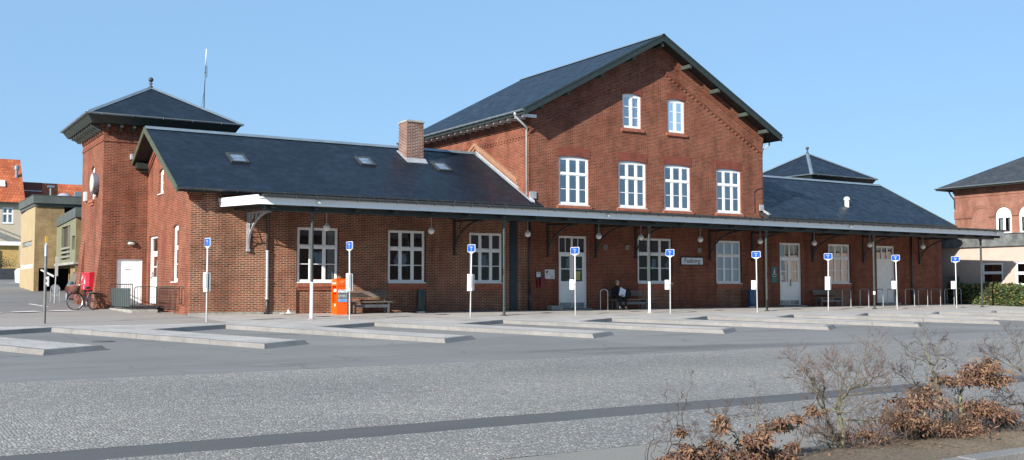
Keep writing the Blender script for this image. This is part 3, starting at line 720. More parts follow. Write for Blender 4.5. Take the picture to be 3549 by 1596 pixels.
# ------------------------------------------------------------------ ground
def asphalt(name, col, var=.1, speck=.25, sc=90, tint=None, crack=False, bmp=.25):
    m, nt, b = nmat(name); b.inputs['Roughness'].default_value = .85; b.inputs['Specular IOR Level'].default_value = .3
    big = ramp(nt, noise(nt, .16, 6, .6), [(.3, tuple(x * (1 - var) for x in col)), (.7, tuple(x * (1 + var) for x in col))])
    fine = ramp(nt, noise(nt, sc, 3, .8), [(.35, (1 - speck,) * 3), (.65, (1 + speck,) * 3)])
    c = mixc(nt, 1., big.outputs[0], fine.outputs[0], 'MULTIPLY')
    st_ = ramp(nt, noise(nt, .5, 5, .7, stretch=(.35, 1.8, 1)), [(.28, (.84, .84, .85)), (.5, (1, 1, 1)), (.75, (1.05, 1.05, 1.04))])
    c = mixc(nt, 1., c, st_.outputs[0], 'MULTIPLY')
    spots = ramp(nt, noise(nt, 1.9, 2, .4), [(.70, (1, 1, 1)), (.78, (.74, .73, .73))])
    c = mixc(nt, .8, c, spots.outputs[0], 'MULTIPLY')
    if crack:
        tr = ramp(nt, noise(nt, .42, 3, .55, stretch=(.22, 1.5, 1)), [(.60, (1, 1, 1)), (.68, (.80, .80, .81)), (.78, (.66, .66, .67))])
        c = mixc(nt, 1., c, tr.outputs[0], 'MULTIPLY')
        pa = N(nt, 'ShaderNodeTexVoronoi', Scale=.11, Randomness=1.); nt.links.new(N(nt, 'ShaderNodeNewGeometry').outputs['Position'], pa.inputs['Vector'])
        pc = N(nt, 'ShaderNodeSeparateColor'); nt.links.new(pa.outputs['Color'], pc.inputs[0]); pr_ = ramp(nt, pc.outputs[0], [(.0, (.90, .90, .90)), (.5, (1, 1, 1)), (1, (1.08, 1.08, 1.07))])
        c = mixc(nt, 1., c, pr_.outputs[0], 'MULTIPLY')
        wv = N(nt, 'ShaderNodeTexNoise', Scale=.9, Detail=5.); g2 = N(nt, 'ShaderNodeNewGeometry').outputs['Position']; nt.links.new(g2, wv.inputs['Vector'])
        ad = N(nt, 'ShaderNodeVectorMath', operation='MULTIPLY_ADD'); nt.links.new(wv.outputs['Color'], ad.inputs[0]); ad.inputs[1].default_value = (2.4, 2.4, 0); nt.links.new(g2, ad.inputs[2])
        ck = N(nt, 'ShaderNodeTexVoronoi', Scale=.16); ck.feature = 'DISTANCE_TO_EDGE'; nt.links.new(ad.outputs[0], ck.inputs['Vector'])
        cr = ramp(nt, ck.outputs['Distance'], [(.0, (.5, .5, .5)), (.006, (.62, .62, .62)), (.011, (1, 1, 1))])
        c = mixc(nt, .35, c, cr.outputs[0], 'MULTIPLY')
    nt.links.new(c, b.inputs['Base Color']); bump(nt, b, noise(nt, sc, 2), bmp, .006); return m
M['road'] = asphalt('asphalt_road', (.195, .190, .182), .09, .1, crack=True)
M['strip'] = asphalt('dark_asphalt_strip', (.10, .099, .098), .06, .12, bmp=.15)
M['path'] = asphalt('asphalt_footpath', (.30, .27, .24), .1, .15)
M['verge_asph'] = asphalt('pale_asphalt', (.235, .22, .195), .08, .2)
def cobble():
    m, nt, b = nmat('cobble_setts'); b.inputs['Roughness'].default_value = .8
    g = N(nt, 'ShaderNodeNewGeometry').outputs['Position']
    wv = N(nt, 'ShaderNodeTexNoise', Scale=.8, Detail=2.); nt.links.new(g, wv.inputs['Vector'])
    ad = N(nt, 'ShaderNodeVectorMath', operation='MULTIPLY_ADD'); nt.links.new(wv.outputs['Color'], ad.inputs[0]); ad.inputs[1].default_value = (.12, .12, 0); nt.links.new(g, ad.inputs[2])
    v = N(nt, 'ShaderNodeTexVoronoi', Scale=25., Randomness=.75); v.feature = 'F1'; nt.links.new(ad.outputs[0], v.inputs['Vector'])
    e = N(nt, 'ShaderNodeTexVoronoi', Scale=25., Randomness=.75); e.feature = 'DISTANCE_TO_EDGE'; nt.links.new(ad.outputs[0], e.inputs['Vector'])
    sep = N(nt, 'ShaderNodeSeparateColor'); nt.links.new(v.outputs['Color'], sep.inputs[0])
    stone = ramp(nt, sep.outputs[0], [(0, (.195, .187, .172)), (.3, (.25, .241, .222)), (.65, (.31, .298, .272)), (1, (.49, .468, .425))])
    tint = ramp(nt, sep.outputs[1], [(0, (1.05, 1., .94)), (.5, (1, 1, 1)), (.85, (.94, 1, 1.05)), (1, (1.2, .9, .84))])
    c = mixc(nt, 1., stone.outputs[0], tint.outputs[0], 'MULTIPLY')
    jf = ramp(nt, e.outputs['Distance'], [(.05, (1, 1, 1)), (.16, (0, 0, 0))])
    joint = ramp(nt, noise(nt, .35, 5, .7), [(.35, (.145, .14, .13)), (.7, (.19, .18, .162))])
    c = mixc(nt, jf.outputs[0], c, joint.outputs[0])
    bigp = ramp(nt, noise(nt, .22, 6, .65), [(.3, (.86, .86, .87)), (.7, (1.12, 1.11, 1.08))])
    c = mixc(nt, 1., c, bigp.outputs[0], 'MULTIPLY')
    nt.links.new(c, b.inputs['Base Color'])
    hh = ramp(nt, e.outputs['Distance'], [(0, (0, 0, 0)), (.22, (.8,) * 3), (.5, (1, 1, 1))])
    bump(nt, b, hh.outputs[0], .65, .014); return m
M['cobble'] = cobble()
def flags():
    m, nt, b = nmat('pavement_flags'); b.inputs['Roughness'].default_value = .88
    g = N(nt, 'ShaderNodeNewGeometry').outputs['Position']
    t = N(nt, 'ShaderNodeTexBrick', Scale=1.0); nt.links.new(g, t.inputs['Vector'])
    t.inputs['Brick Width'].default_value = .8; t.inputs['Row Height'].default_value = .8; t.inputs['Mortar Size'].default_value = .012
    t.inputs['Color1'].default_value = (.43, .405, .38, 1); t.inputs['Color2'].default_value = (.38, .36, .34, 1); t.inputs['Mortar'].default_value = (.27, .255, .235, 1)
    p = ramp(nt, noise(nt, .7, 6, .65), [(.3, (.78, .77, .76)), (.65, (1.1, 1.1, 1.08))])
    c = mixc(nt, 1., t.outputs[0], p.outputs[0], 'MULTIPLY')
    f = ramp(nt, noise(nt, 45, 3, .7), [(.35, (.88,) * 3), (.65, (1.12,) * 3)]); c = mixc(nt, 1., c, f.outputs[0], 'MULTIPLY')
    spots = ramp(nt, noise(nt, 2.3, 2, .4), [(.69, (1, 1, 1)), (.76, (.68, .67, .66))]); c = mixc(nt, .8, c, spots.outputs[0], 'MULTIPLY')
    nt.links.new(c, b.inputs['Base Color']); bump(nt, b, noise(nt, 50, 2), .2, .006); return m
M['flags'] = flags()
def kerbm():
    m, nt, b = nmat('granite_kerb'); b.inputs['Roughness'].default_value = .8
    c0 = ramp(nt, noise(nt, 1.1, 6, .7), [(.3, (.155, .15, .142)), (.7, (.235, .225, .212))])
    f = ramp(nt, noise(nt, 35, 3, .8), [(.3, (.8,) * 3), (.7, (1.2,) * 3)]); c = mixc(nt, 1., c0.outputs[0], f.outputs[0], 'MULTIPLY')
    nt.links.new(c, b.inputs['Base Color']); bump(nt, b, noise(nt, 30, 3), .4, .012); return m
M['kerb'] = kerbm()

def zroad(y): return -.60 if y < -37 else (-.425 + (y + 14) * .0076 if y < -14 else -.425 + (y + 14) * .0219)
prof = [(-260, -.60), (-37, -.60), (-14, -.425), (-6, -.25), (2, .015), (6.7, .11), (60, 2.27), (420, 2.6)]
gm = MB(); gm.quadgrid([[(x, y, z) for x in (-320, -80, -20, 0, 20, 60, 120, 400)] for y, z in prof])
struct(gm.build('road', M['road']))
def sheet(name, m, y0, y1, dz, x0=-90, x1=140):
    """flat strip with slightly ragged long edges where the camera side can see them"""
    rj = random.Random(len(name) + int(y0 * 10)); xs = [x0] + [-8 + i * .3 for i in range(110)] + [x1]
    ys = [y0] + [y for y, _ in prof if y0 < y < y1] + [y1]; k = MB(); rows = []
    for j, y in enumerate(ys):
        jit = .022 if j in (0, len(ys) - 1) and 'cobble' in name else 0
        rows.append([(x, y + rj.uniform(-jit, jit), zroad(y) + dz) for x in xs])
    k.quadgrid(rows); return struct(k.build(name, m))
sheet('cobbled_area', M['cobble'], -27.10, -19.86, .005); sheet('cobbled_area', M['cobble'], -29.55, -27.76, .005)
sheet('asphalt_strip', M['strip'], -27.80, -27.06, .003)
sheet('asphalt_strip', M['verge_asph'], -30.5, -29.555, .004)
# pavement with sawtooth bus bays
Kx = [-7.7, -3.0, 1.68, 6.51, 11.26, 16.09, 20.67, 25.27, 30.05, 34.67, 39.59, 43.98]
Ky = [-5.9, -5.9, -5.99, -6.28, -6.63, -6.75, -7.0, -7.15, -7.2, -7.25, -7.3, -7.35]
Ax = [-8.9, -4.25, .42, 5.09, 9.76, 14.43, 19.35, 24.13, 28.67, 33.6, 38.3]
Ay = [-14.0, -14.0, -13.85, -14.04, -14.17, -14.2, -14.2, -14.1, -14.2, -14.1, -14.1]
zt = lambda y: .0228 * y if y < 0 else .02 * y
edge = [(-60, -5.9), (Kx[0], Ky[0])]
for i in range(1, len(Kx)):
    a = (Ax[i - 1] + 4.67 if i == len(Kx) else Ax[i - 1], Ay[i - 1])
    # island i-1 springs from K[i-1]; its tip is A[i]
tips = Ax[1:]; 
edge = [(-60, -5.9), (Kx[0], Ky[0])]
for i in range(len(Kx) - 1):
    tx, ty = (Ax[i + 1] if i + 1 < len(Ax) else 43.1), (Ay[i + 1] if i + 1 < len(Ay) else -14.1)
    k2 = (Kx[i + 1], Ky[i + 1])
    edge += [(tx, ty), (tx + 1.30, ty + .86), (k2[0] - 2.42, k2[1] - 1.45), k2]
edge += [(47.6, -14.1), (48.9, -13.2), (46.6, -8.6), (48.4, -7.4), (110, -8.5)]
pv = MB()
loop = [(110, 0)] + [(-60, 0)] + edge
tri = tessellate_polygon([[V((p[0], p[1], 0)) for p in loop]])
ids = [pv.P((p[0], p[1], zt(p[1]))) for p in loop]
for t in tri: pv.f.append([ids[k] for k in t]); pv.m.append(0)
pb = [(-60, 0), (110, 0), (110, 12), (5.4, 12), (5.3, 6.6), (4.8, 5.3), (1.3, 3.3), (-60, 1.5)]
pv.face([(x, y, .02 * y) for x, y in pb])
struct(pv.build('pavement', M['flags']))
def offset(poly, d):
    out = []
    for i, p in enumerate(poly):
        a = V(poly[i - 1]) if i else None; b = V(poly[i + 1]) if i < len(poly) - 1 else None; p = V(p)
        ns = []
        if a is not None: t = (p - a).normalized(); ns.append(V((-t.y, t.x)))
        if b is not None: t = (b - p).normalized(); ns.append(V((-t.y, t.x)))
        n = ns[0] if len(ns) == 1 else (ns[0] + ns[1]).normalized()
        k = 1 / max(.35, n.dot(ns[0])); out.append(p + n * d * k)
    return out
e2 = [V(p) for p in edge]; inn_ = offset(e2, .15); out_ = offset(e2, -.05)
kb = MB(); gap = .003
for i in range(len(edge) - 1):
    a, b = e2[i], e2[i + 1]; L = (b - a).length; n = max(1, round(L / 1.0)); isend = i >= 2 and (i - 2) % 4 == 0
    for k in range(n):
        if L > 30 and k > 24 and (b - a).x > 0 and i == len(edge) - 2 and k > 40: break
        t0, t1 = k / n, (k + 1) / n
        g0 = gap / L if k else 0; g1 = gap / L if k < n - 1 else 0; jig = random.uniform(-.004, .006)
        def at(l, t): return l[i].lerp(l[i + 1], t)
        bat = 1.0
        q = []
        for t in (t0 + g0, t1 - g1):
            pi_, pm, po = at(inn_, t), at(e2, t), at(out_, t)
            if isend: po = pm + (po - pm) * 2.2
            q.append([(pi_.x, pi_.y, zt(pi_.y) + .006 + jig), (pm.x, pm.y, zt(pm.y) + .006 + jig), (po.x, po.y, zroad(po.y) - .02), (pi_.x, pi_.y, zroad(pi_.y) - .05)])
        kb.quadgrid(q, True, True)
struct(kb.build('kerb', M['kerb']))
# asphalt footpath overlay by the tower
fp = MB()
fp.face([(x, y, zt(y) + .004) for x, y in [(-50, -4.9), (.5, -4.83), (3.5, -5.1), (6.9, -5.15), (7.02, -2.2), (7.04, 0), (-50, 0)]])
fp.face([(x, y, zt(y) + .004) for x, y in [(-50, 0), (7.04, 0), (7.04, 6.68), (5.3, 6.55), (4.8, 5.2), (1.3, 3.2), (-50, 1.4)]])
struct(fp.build('footpath', M['path']))
# white kerb marks across the side street
cw = MB()
pa, pb_ = V((-3.5, 1.9)), V((4.6, 5.35))
d = (pb_ - pa).normalized(); nn = V((-d.y, d.x)); L = (pb_ - pa).length; s = 0.
zl = lambda y: .1 if y > 100 else (zt(y) if y < 0 else max(.02 * y, .015 + (y - 2) * .0202 if y < 6.7 else .11 + (y - 6.7) * .0405))
while s < L:
    w_ = min(.95, L - s); q = [pa + d * s + nn * .06, pa + d * (s + w_) + nn * .06, pa + d * (s + w_) + nn * .62, pa + d * s + nn * .62]
    cw.face([(p.x, p.y, .02 * max(p.y, 0) + .012) for p in q]); s += 1.5
struct(cw.build('road_marking', mat('worn_white_paint', (.66, .66, .64), .8, var=.15, scale=5)))
ps = MB(); ps.prism([(3.6, 9.0, zl(9) + .004), (3.7, 9.0, zl(9) + .004), (3.3, 11.2, zl(11.2) + .004), (3.2, 11.2, zl(11.2) + .004)], (0, 0, .004)); struct(ps.build('road_marking', bpy.data.materials['worn_white_paint']))
# tarmac repair and gully covers
def cover(x, y, r, z, m, nm='manhole_cover'):
    c = MB(); c.lathe((x, y, z), [(r, 0), (r, .006), (r * .9, .008), (r * .88, .004)], 20)
    return tag(c.build(nm, m), '', 'manhole cover')
tag(cover(2.25, -10.3, .28, zroad(-10.3) + .002, M['strip']), 'round dark manhole cover in the left bus bay', 'manhole cover')

# ------------------------------------------------------------------ planting bed
soil = asphalt('leaf_strewn_soil', (.17, .13, .09), .3, .4, 30, bmp=.8)
sb = MB()
for i in range(60):
    x0, x1 = -10 + i * .6, -10 + (i + 1) * .6
    random.seed(i)
n = 140; rows = []
for j, y in enumerate((-30.5, -30.65, -30.9, -31.25, -31.6, -31.86)):
    random.seed(j * 31); rows.append([(-8 + i * .22, y, -.56 + (0, .03, .06, .075, .06, .05)[j] + (random.uniform(-.018, .022) if 0 < j < 5 else 0)) for i in range(n)])
sb.quadgrid(rows); struct(sb.build('soil_bed', soil, smooth=True))
kb = MB()
for i in range(24): x = -8 + i * 1.2; kb.box((x + .004, -32.04, -.75), (x + 1.196, -31.86, -.475 + random.uniform(-.004, .004)))
struct(kb.build('bed_kerb', M['kerb'], bevel=.012))
# ------------------------------------------------------------------ bus stand signs
blue = mat('sign_blue', (.01, .085, .40), .35, var=.04); swhite = mat('sign_white', (.60, .62, .635), .35, var=.03)
box_w = mat('timetable_white', (.60, .60, .585), .4, var=.06); paper = mat('printed_paper', (.62, .62, .6), .8, var=.2, scale=40)
SX = [6.42, 11.31, 16.07, 20.81, 25.5, 30.24, 35.31, 39.96, 44.66]
SY = [-4.5, -4.5, -4.5, -4.5, -4.7, -4.96, -4.5, -4.75, -4.75]
BIG = [1, 1, 1, 0, 0, 0, 1, 0, 0]
SLAB = ['blue stand sign 1 with large white timetable boxes, before the bare sunlit brick wall', 'blue stand sign 2 with large white timetable boxes, beside the orange dispenser', 'blue stand sign 3 with timetable boxes, before the third low window', 'blue stand sign 4 with small box, before the double door with notices',
        'blue stand sign 5 with small box, right of the white sleeved post by the bench', 'blue stand sign 6 with small box, before the blue bin', 'blue stand sign 7 with timetable boxes, before the last bench', 'blue stand sign 8 with small box, before the plain white door', 'blue stand sign 9 with small box, before the grey gate at the far end']
az = R(79); nf = V((-math.sin(az), -math.cos(az), 0)); uf = V((math.cos(az), -math.sin(az), 0))   # plate faces approaching buses
def rrect(w, h, r, n=4):
    p = []
    for cx, cy, a0 in ((w - r, h - r, 0), (-w + r, h - r, 90), (-w + r, -h + r, 180), (w - r, -h + r, 270)):
        for k in range(n + 1): a = R(a0 + 90 * k / n); p.append((cx + r * math.cos(a), cy + r * math.sin(a)))
    return p
for i in range(9):
    x, y = SX[i], SY[i]; z0 = zt(y) - .02
    t = thing('bus_stand_sign', SLAB[i], 'bus sign', (x, y, z0), 'numbered bus stand signs on the pavement'); t.rotation_euler = (random.Random(i).uniform(-.012, .012), random.Random(i + 50).uniform(-.014, .014), random.Random(i + 90).uniform(-.12, .12))
    p = MB(); p.tube([(x, y, z0 - .02), (x, y, z0 + 1.3)], .027, 10); p.tube([(x, y, z0 + .0), (x, y, z0 + .02)], .05, 10); p.build('pole', M['galv'], t, smooth='auto')
    p = MB(); p.tube([(x, y, z0 + 1.3), (x, y, z0 + 2.42)], .026, 10); p.build('pole_sleeve', swhite, t, smooth='auto')
    o = V((x, y, z0 + 2.55))
    b = MB().frame(o, uf, nf); pts = rrect(.215, .14, .04); b.prism([(q[0], -.016, q[1]) for q in pts], (0, .032, 0))
    b.prism([(-.15, -.012, -.14), (.15, -.012, -.14), (.04, -.012, -.2), (-.04, -.012, -.2)], (0, .024, 0)); pl = b.build('sign_plate', swhite, t)
    b = MB().frame(o, uf, nf); pts = rrect(.198, .122, .03)
    b.prism([(q[0], .0161, q[1]) for q in pts], (0, .003, 0)); b.build('sign_face', blue, pl)
    text_mesh('lettering', 'Stop', .085, swhite, pl, o + nf * .0205 + V((0, 0, .05)), uf, (0, 0, 1), .001)
    text_mesh('lettering', str(i + 1), .13, swhite, pl, o + nf * .0205 + V((0, 0, -.045)), uf, (0, 0, 1), .001)
    h0, h1 = ((.98, 1.60) if BIG[i] else (1.02, 1.42))
    b = MB().frame((x, y, z0), uf, nf)
    if BIG[i]:
        b.box((-.13, .03, h0), (.13, .07, h1)); b.box((-.15, -.065, h0 + .02), (.11, -.03, h1 - .02)); b.box((-.07, .0705, h0 + .14), (.13, .105, h1 - .05))
    else: b.box((-.24, .01, h0), (-.03, .05, h1)); b.box((-.03, .015, h0 + .1), (.0, .035, h0 + .14)); b.box((-.03, .015, h1 - .16), (.0, .035, h1 - .12))
    tb = b.build('timetable_box', box_w, t)
    b = MB().frame((x, y, z0), uf, nf)
    if BIG[i]: b.box((-.05, .1052, h0 + .18), (.11, .107, h1 - .09))
    else: b.box((-.22, .0502, h0 + .03), (-.05, .052, h1 - .03))
    b.build('timetable', paper, tb)
# tall old stop pole at the left
x, y = 1.78, -3.85; z0 = zt(y)
t = thing('stop_pole', 'tall grey stop pole with yellow tip, alone at the far left', 'pole', (x, y, z0))
p = MB(); p.tube([(x, y, z0 - .02), (x, y, z0 + 2.02)], .042, 10); p.build('pole', mat('dull_grey_pole', (.16, .16, .155), .5, .2, var=.2), t, smooth='auto')
p = MB(); p.tube([(x, y, z0 + 2.02), (x, y, z0 + 2.36)], .047, 10); p.build('pole_cap', M['galv'], t, smooth='auto')
p = MB(); p.box((x - .02, y - .02, z0 + 2.36), (x + .02, y + .02, z0 + 2.44)); p.build('pole_tip', swhite, t)
p = MB(); p.box((x - .03, y - .06, z0 + 2.44), (x + .03, y + .06, z0 + 2.62)); p.build('yellow_marker', mat('marker_yellow', (.50, .27, .02), .5), t)
p = MB(); p.box((x + .05, y - .09, z0 + 1.12), (x + .09, y + .09, z0 + 1.42)); p.tube([(x, y, z0 + 1.2), (x + .06, y, z0 + 1.2)], .05, 8); p.tube([(x, y, z0 + 1.36), (x + .06, y, z0 + 1.36)], .05, 8); p.build('timetable_box', box_w, t)

# ------------------------------------------------------------------ benches
wood = mat('weathered_bench_slats', (.17, .145, .12), .75, var=.3, scale=5, stretch=(.4, 6, 6)); bleg = mat('grey_bench_steel', (.11, .12, .13), .5, .3, var=.15)
def bench(x0, x1, label, y=-.62, bk=True, lx=None):
    t = thing('bench', label, 'bench', ((x0 + x1) / 2, y, zt(y)), 'slatted benches against the station wall')
    s = MB()
    for k in range(4): s.box((x0, y - .26 + k * .12, .415), (x1, y - .26 + k * .12 + .095, .45))
    s.build('seat', wood, t)
    b = MB()
    for k in range(4): z = .60 + k * .062; b.prism([(x0 + .05, y + .235 + .02 * k, z), (x0 + .05, y + .26 + .02 * k, z), (x0 + .05, y + .275 + .02 * k, z + .05), (x0 + .05, y + .25 + .02 * k, z + .05)], (x1 - x0 - .2, 0, 0))
    b.build('backrest', wood, t)
    for lx_ in (lx or (x0 + .18, x1 - .3)):
        l = MB(); l.box((lx_ - .03, y - .22, -.03), (lx_ + .03, y - .15, .415)); l.box((lx_ - .03, y + .14, -.03), (lx_ + .03, y + .21, .415)); l.box((lx_ - .03, y - .15, .33), (lx_ + .03, y + .14, .413))
        l.tube([(lx_, y + .17, .41), (lx_, y + .26, .60), (lx_, y + .34, .86)], .016, 6); l.build('leg', bleg, t)
    r = MB(); r.box((x0 + .2, y - .2, .22), (x1 - .32, y - .17, .33)); r.build('apron', bleg, t)
bench(12.95, 14.82, 'slatted bench half in sun beside the orange dispenser', -.62)
bench(25.5, 27.66, 'slatted bench with the seated person on it', -.72)
bench(39.0, 40.95, 'dark slatted bench beside the bicycle hoops', -.55)

# ------------------------------------------------------------------ bins
def bin_(x, y, m, label, r=.185, h=.93):
    t = thing('litter_bin', label, 'bin', (x, y, zt(y)), 'round litter bins by the wall')
    z = zt(y); b = MB(); b.lathe((x, y, z), [(r * .9, .07), (r, .1), (r, h - .04), (r * .95, h), (r * .8, h), (r * .78, h - .1)], 20); b.build('bin_body', m, t, smooth='auto')
    f = MB(); f.lathe((x, y, z - .02), [(r * .95, 0), (r * .95, .07), (r * .85, .09)], 20); f.build('bin_foot', M['galv'], t, smooth='auto')
bin_(15.95, -.78, mat('dark_green_bin', (.008, .028, .032), .35, var=.1), 'dark green litter bin between two low windows')
bin_(34.35, -.55, mat('blue_bin', (.02, .075, .17), .35, var=.1), 'blue litter bin behind stand sign 6', .21, .90)

# ------------------------------------------------------------------ orange dispenser
org = mat('orange_enamel', (.80, .105, .004), .35, var=.06, scale=2)
x0, x1, y0, y1 = 12.19, 12.60, -1.23, -.72
t = thing('newspaper_dispenser', 'bright orange free newspaper dispenser with a poster on its front', 'dispenser', (12.4, -1, -.03))
b = MB(); b.box((x0, y0, -.03), (x1, y1, .40)); b.box((x0, y0, .40), (x0 + .03, y0 + .06, 1.05)); b.box((x0, y1 - .05, .40), (x0 + .03, y1, 1.05)); b.box((x1 - .2, y0, .40), (x1, y1, 1.05)); b.box((x0 + .03, y0, .40), (x1 - .2, y0 + .03, 1.05)); b.box((x0 + .03, y1 - .03, .4), (x1 - .2, y1, 1.05)); b.box((x0, y0 + .06, .80), (x1 - .2, y1 - .05, .83))
b.build('cabinet', org, t)
pr = [(x0 - .01, y0 - .02, 1.05)] + [(x0 - .01, (y0 + y1) / 2 - (y1 - y0 + .04) / 2 * math.cos(a), 1.13 + .2 * math.sin(a)) for a in [math.pi * k / 10 for k in range(11)]] + [(x0 - .01, y1 + .02, 1.05)]
b = MB(); b.prism(pr, (x1 - x0 + .02, 0, 0)); hd_ = b.build('hood', org, t, smooth=False)
b = MB(); b.box((x0 - .014, y0 + .06, 1.12), (x0 - .009, y1 - .08, 1.17)); b.build('label_strip', swhite, hd_)
b = MB(); b.box((x0 + .1, y0 - .028, 1.22), (x0 + .3, y0 - .018, 1.235)); b.box((x0 + .16, y0 - .028, 1.18), (x0 + .28, y0 - .018, 1.2)); b.build('logo', mat('pale_print', (.8, .5, .3), .6), hd_)
def poster():
    m, nt, bs = nmat('photo_poster'); bs.inputs['Roughness'].default_value = .35
    g = N(nt, 'ShaderNodeNewGeometry').outputs['Position']; sp = N(nt, 'ShaderNodeSeparateXYZ'); nt.links.new(g, sp.inputs[0])
    mr = N(nt, 'ShaderNodeMapRange'); nt.links.new(sp.outputs['Z'], mr.inputs[0]); mr.inputs[1].default_value = .44; mr.inputs[2].default_value = .92
    base = ramp(nt, mr.outputs[0], [(.0, (.10, .28, .62)), (.24, (.22, .42, .70)), (.27, (.08, .10, .10)), (.5, (.30, .36, .36)), (.72, (.06, .07, .08)), (.76, (.62, .68, .74)), (1, (.5, .6, .72))])
    sp2 = ramp(nt, noise(nt, 28, 3, .8), [(.4, (.3,) * 3), (.6, (1.6,) * 3)])
    c = mixc(nt, .7, base.outputs[0], sp2.outputs[0], 'MULTIPLY'); nt.links.new(c, bs.inputs['Base Color']); return m
b = MB(); b.box((x0 + .055, y0 - .008, .45), (x1 - .0, y0 - .001, .91)); b.build('poster', poster(), t)
b = MB(); b.box((x0 + .02, y0 + .1, .831), (x0 + .1, y1 - .15, .93)); b.build('newspaper_pile', paper, t)
b = MB(); b.ball((x0 - .004, y0 + .17, .33), .05, 10, .15, 1, 1.3); b.build('sticker', swhite, t)

# ------------------------------------------------------------------ wall fittings
def wallbox(name, label, cat, a, b, m):
    o = MB().box(a, b).build(name, m, None, bevel=.006); return tag(o, label, cat)
t = thing('town_sign', 'white Faaborg town name board in a dark frame on the wall', 'sign', (30.92, -.03, 2.25))
b = MB(); b.box((30.2, -.05, 2.04), (31.66, -.001, 2.45)); b.build('sign_frame', M['black'], t)
b = MB(); b.box((30.25, -.058, 2.085), (31.61, -.051, 2.405)); b.build('sign_board', mat('enamel_sign', (.66, .68, .70), .3, var=.05), t)
text_mesh('lettering', 'Faaborg', .315, M['black'], t, (30.93, -.0605, 2.255), (1, 0, 0), (0, 0, 1), .0015)
t = thing('post_box', 'small red wall post box under a dark framed notice', 'post box', (22.1, -.1, 1.2))
b = MB(); b.box((21.95, -.12, .97), (22.04, -.001, 1.38)); b.box((22.06, -.20, 1.0), (22.31, -.001, 1.39)); b.build('box_body', mat('post_red', (.17, .008, .018), .4), t, bevel=.012)
b = MB(); b.box((22.10, -.205, 1.28), (22.27, -.2005, 1.31)); b.build('slot', M['black'], t)
t = thing('framed_notice', 'white notice in a black frame above the red post box', 'notice', (22.05, -.02, 1.55))
MB().box((21.91, -.04, 1.405), (22.19, -.001, 1.69)).build('frame', M['black'], t); b = MB(); b.box((21.94, -.046, 1.43), (22.16, -.041, 1.66)); nb = b.build('sheet', swhite, t)
MB().box((21.95, -.05, 1.595), (22.15, -.0465, 1.62)).build('print', M['black'], nb)
t = thing('white_notice_board', 'square white notice board left of the double door', 'notice', (22.65, -.02, 1.55))
nb = MB().box((22.4, -.03, 1.36), (22.91, -.001, 1.77)).build('board', swhite, t)
b = MB(); b.box((22.46, -.034, 1.565), (22.86, -.0305, 1.572))
for q in ((22.45, 1.6, .05, .1), (22.5, 1.63, .04, .08), (22.54, 1.66, .03, .05), (22.7, 1.42, .15, .015), (22.72, 1.46, .12, .015)): b.box((q[0], -.034, q[1]), (q[0] + q[2], -.0305, q[1] + q[3]))
b.build('print', mat('dark_red_print', (.10, .03, .03), .7), nb)
t = thing('toilet_sign', 'tall green information sign left of the right hand double door', 'sign', (36.5, -.02, 1.6))
sbd = MB().box((36.3, -.03, 1.22), (36.71, -.001, 2.04)).build('sign_board', mat('sign_green', (.012, .13, .12), .4), t)
b = MB(); b.box((36.33, -.034, 1.64), (36.68, -.031, 1.66)); b.lathe((36.505, -.033, 1.86), [(.035, 0), (.035, .08)], 8); b.box((36.46, -.036, 1.68), (36.55, -.031, 1.85))
for z in (1.53,): b.box((36.38, -.034, z), (36.63, -.031, z + .02))
b.build('pictogram', swhite, sbd)
MB().box((36.34, -.033, 1.66), (36.67, -.0312, 1.96)).build('dark_field', mat('sign_dark_green', (.01, .05, .06), .4), sbd)
# notices pinned inside the door glass
for a, z0_, z1_, m, lab, nm in ((24.02, 1.30, 1.74, mat('yellow_notice', (.45, .42, .14), .8), 'yellow timetable sheets stuck in the double door glass', 'door_notice'),):
    b = MB(); b.box((a, -.124, z0_), (a + .36, -.1235 + .0, z1_)); b.frame(); o = MB()
    o.box((24.06, .122, 1.32), (24.4, .125, 1.44)); o.box((24.06, .122, 1.45), (24.4, .125, 1.57)); o.box((24.06, .122, 1.58), (24.42, .125, 1.70))
    tag(o.build(nm, m), lab, 'notice')
o = MB(); o.box((37.12, .122, 1.35), (37.32, .125, 1.62)); tag(o.build('door_notice', paper), 'white paper notice in the left glass of the right hand double door', 'notice')
# stone block by the door
tag(MB().box((22.36, -.62, -.06), (22.96, -.2, .2)).build('stone_block', M['concrete'], None, bevel=.04), 'low grey concrete block at the wall beside the double door', 'block')
# crumpled paper
random.seed(5); lp = MB(); rows = []
for i in range(7): rows.append([(10.25 + i * .075 + random.uniform(-.02, .02), -.72 + j * .07 + random.uniform(-.02, .02), -.01 + abs(math.sin(i * 1.3 + j)) * .05 + (.16 if i == 4 and j == 2 else 0) * 1 + random.uniform(0, .03)) for j in range(5)])
lp.quadgrid(rows); tag(lp.build('crumpled_paper', swhite), 'crumpled white paper lying at the foot of the sunlit wall', 'litter')

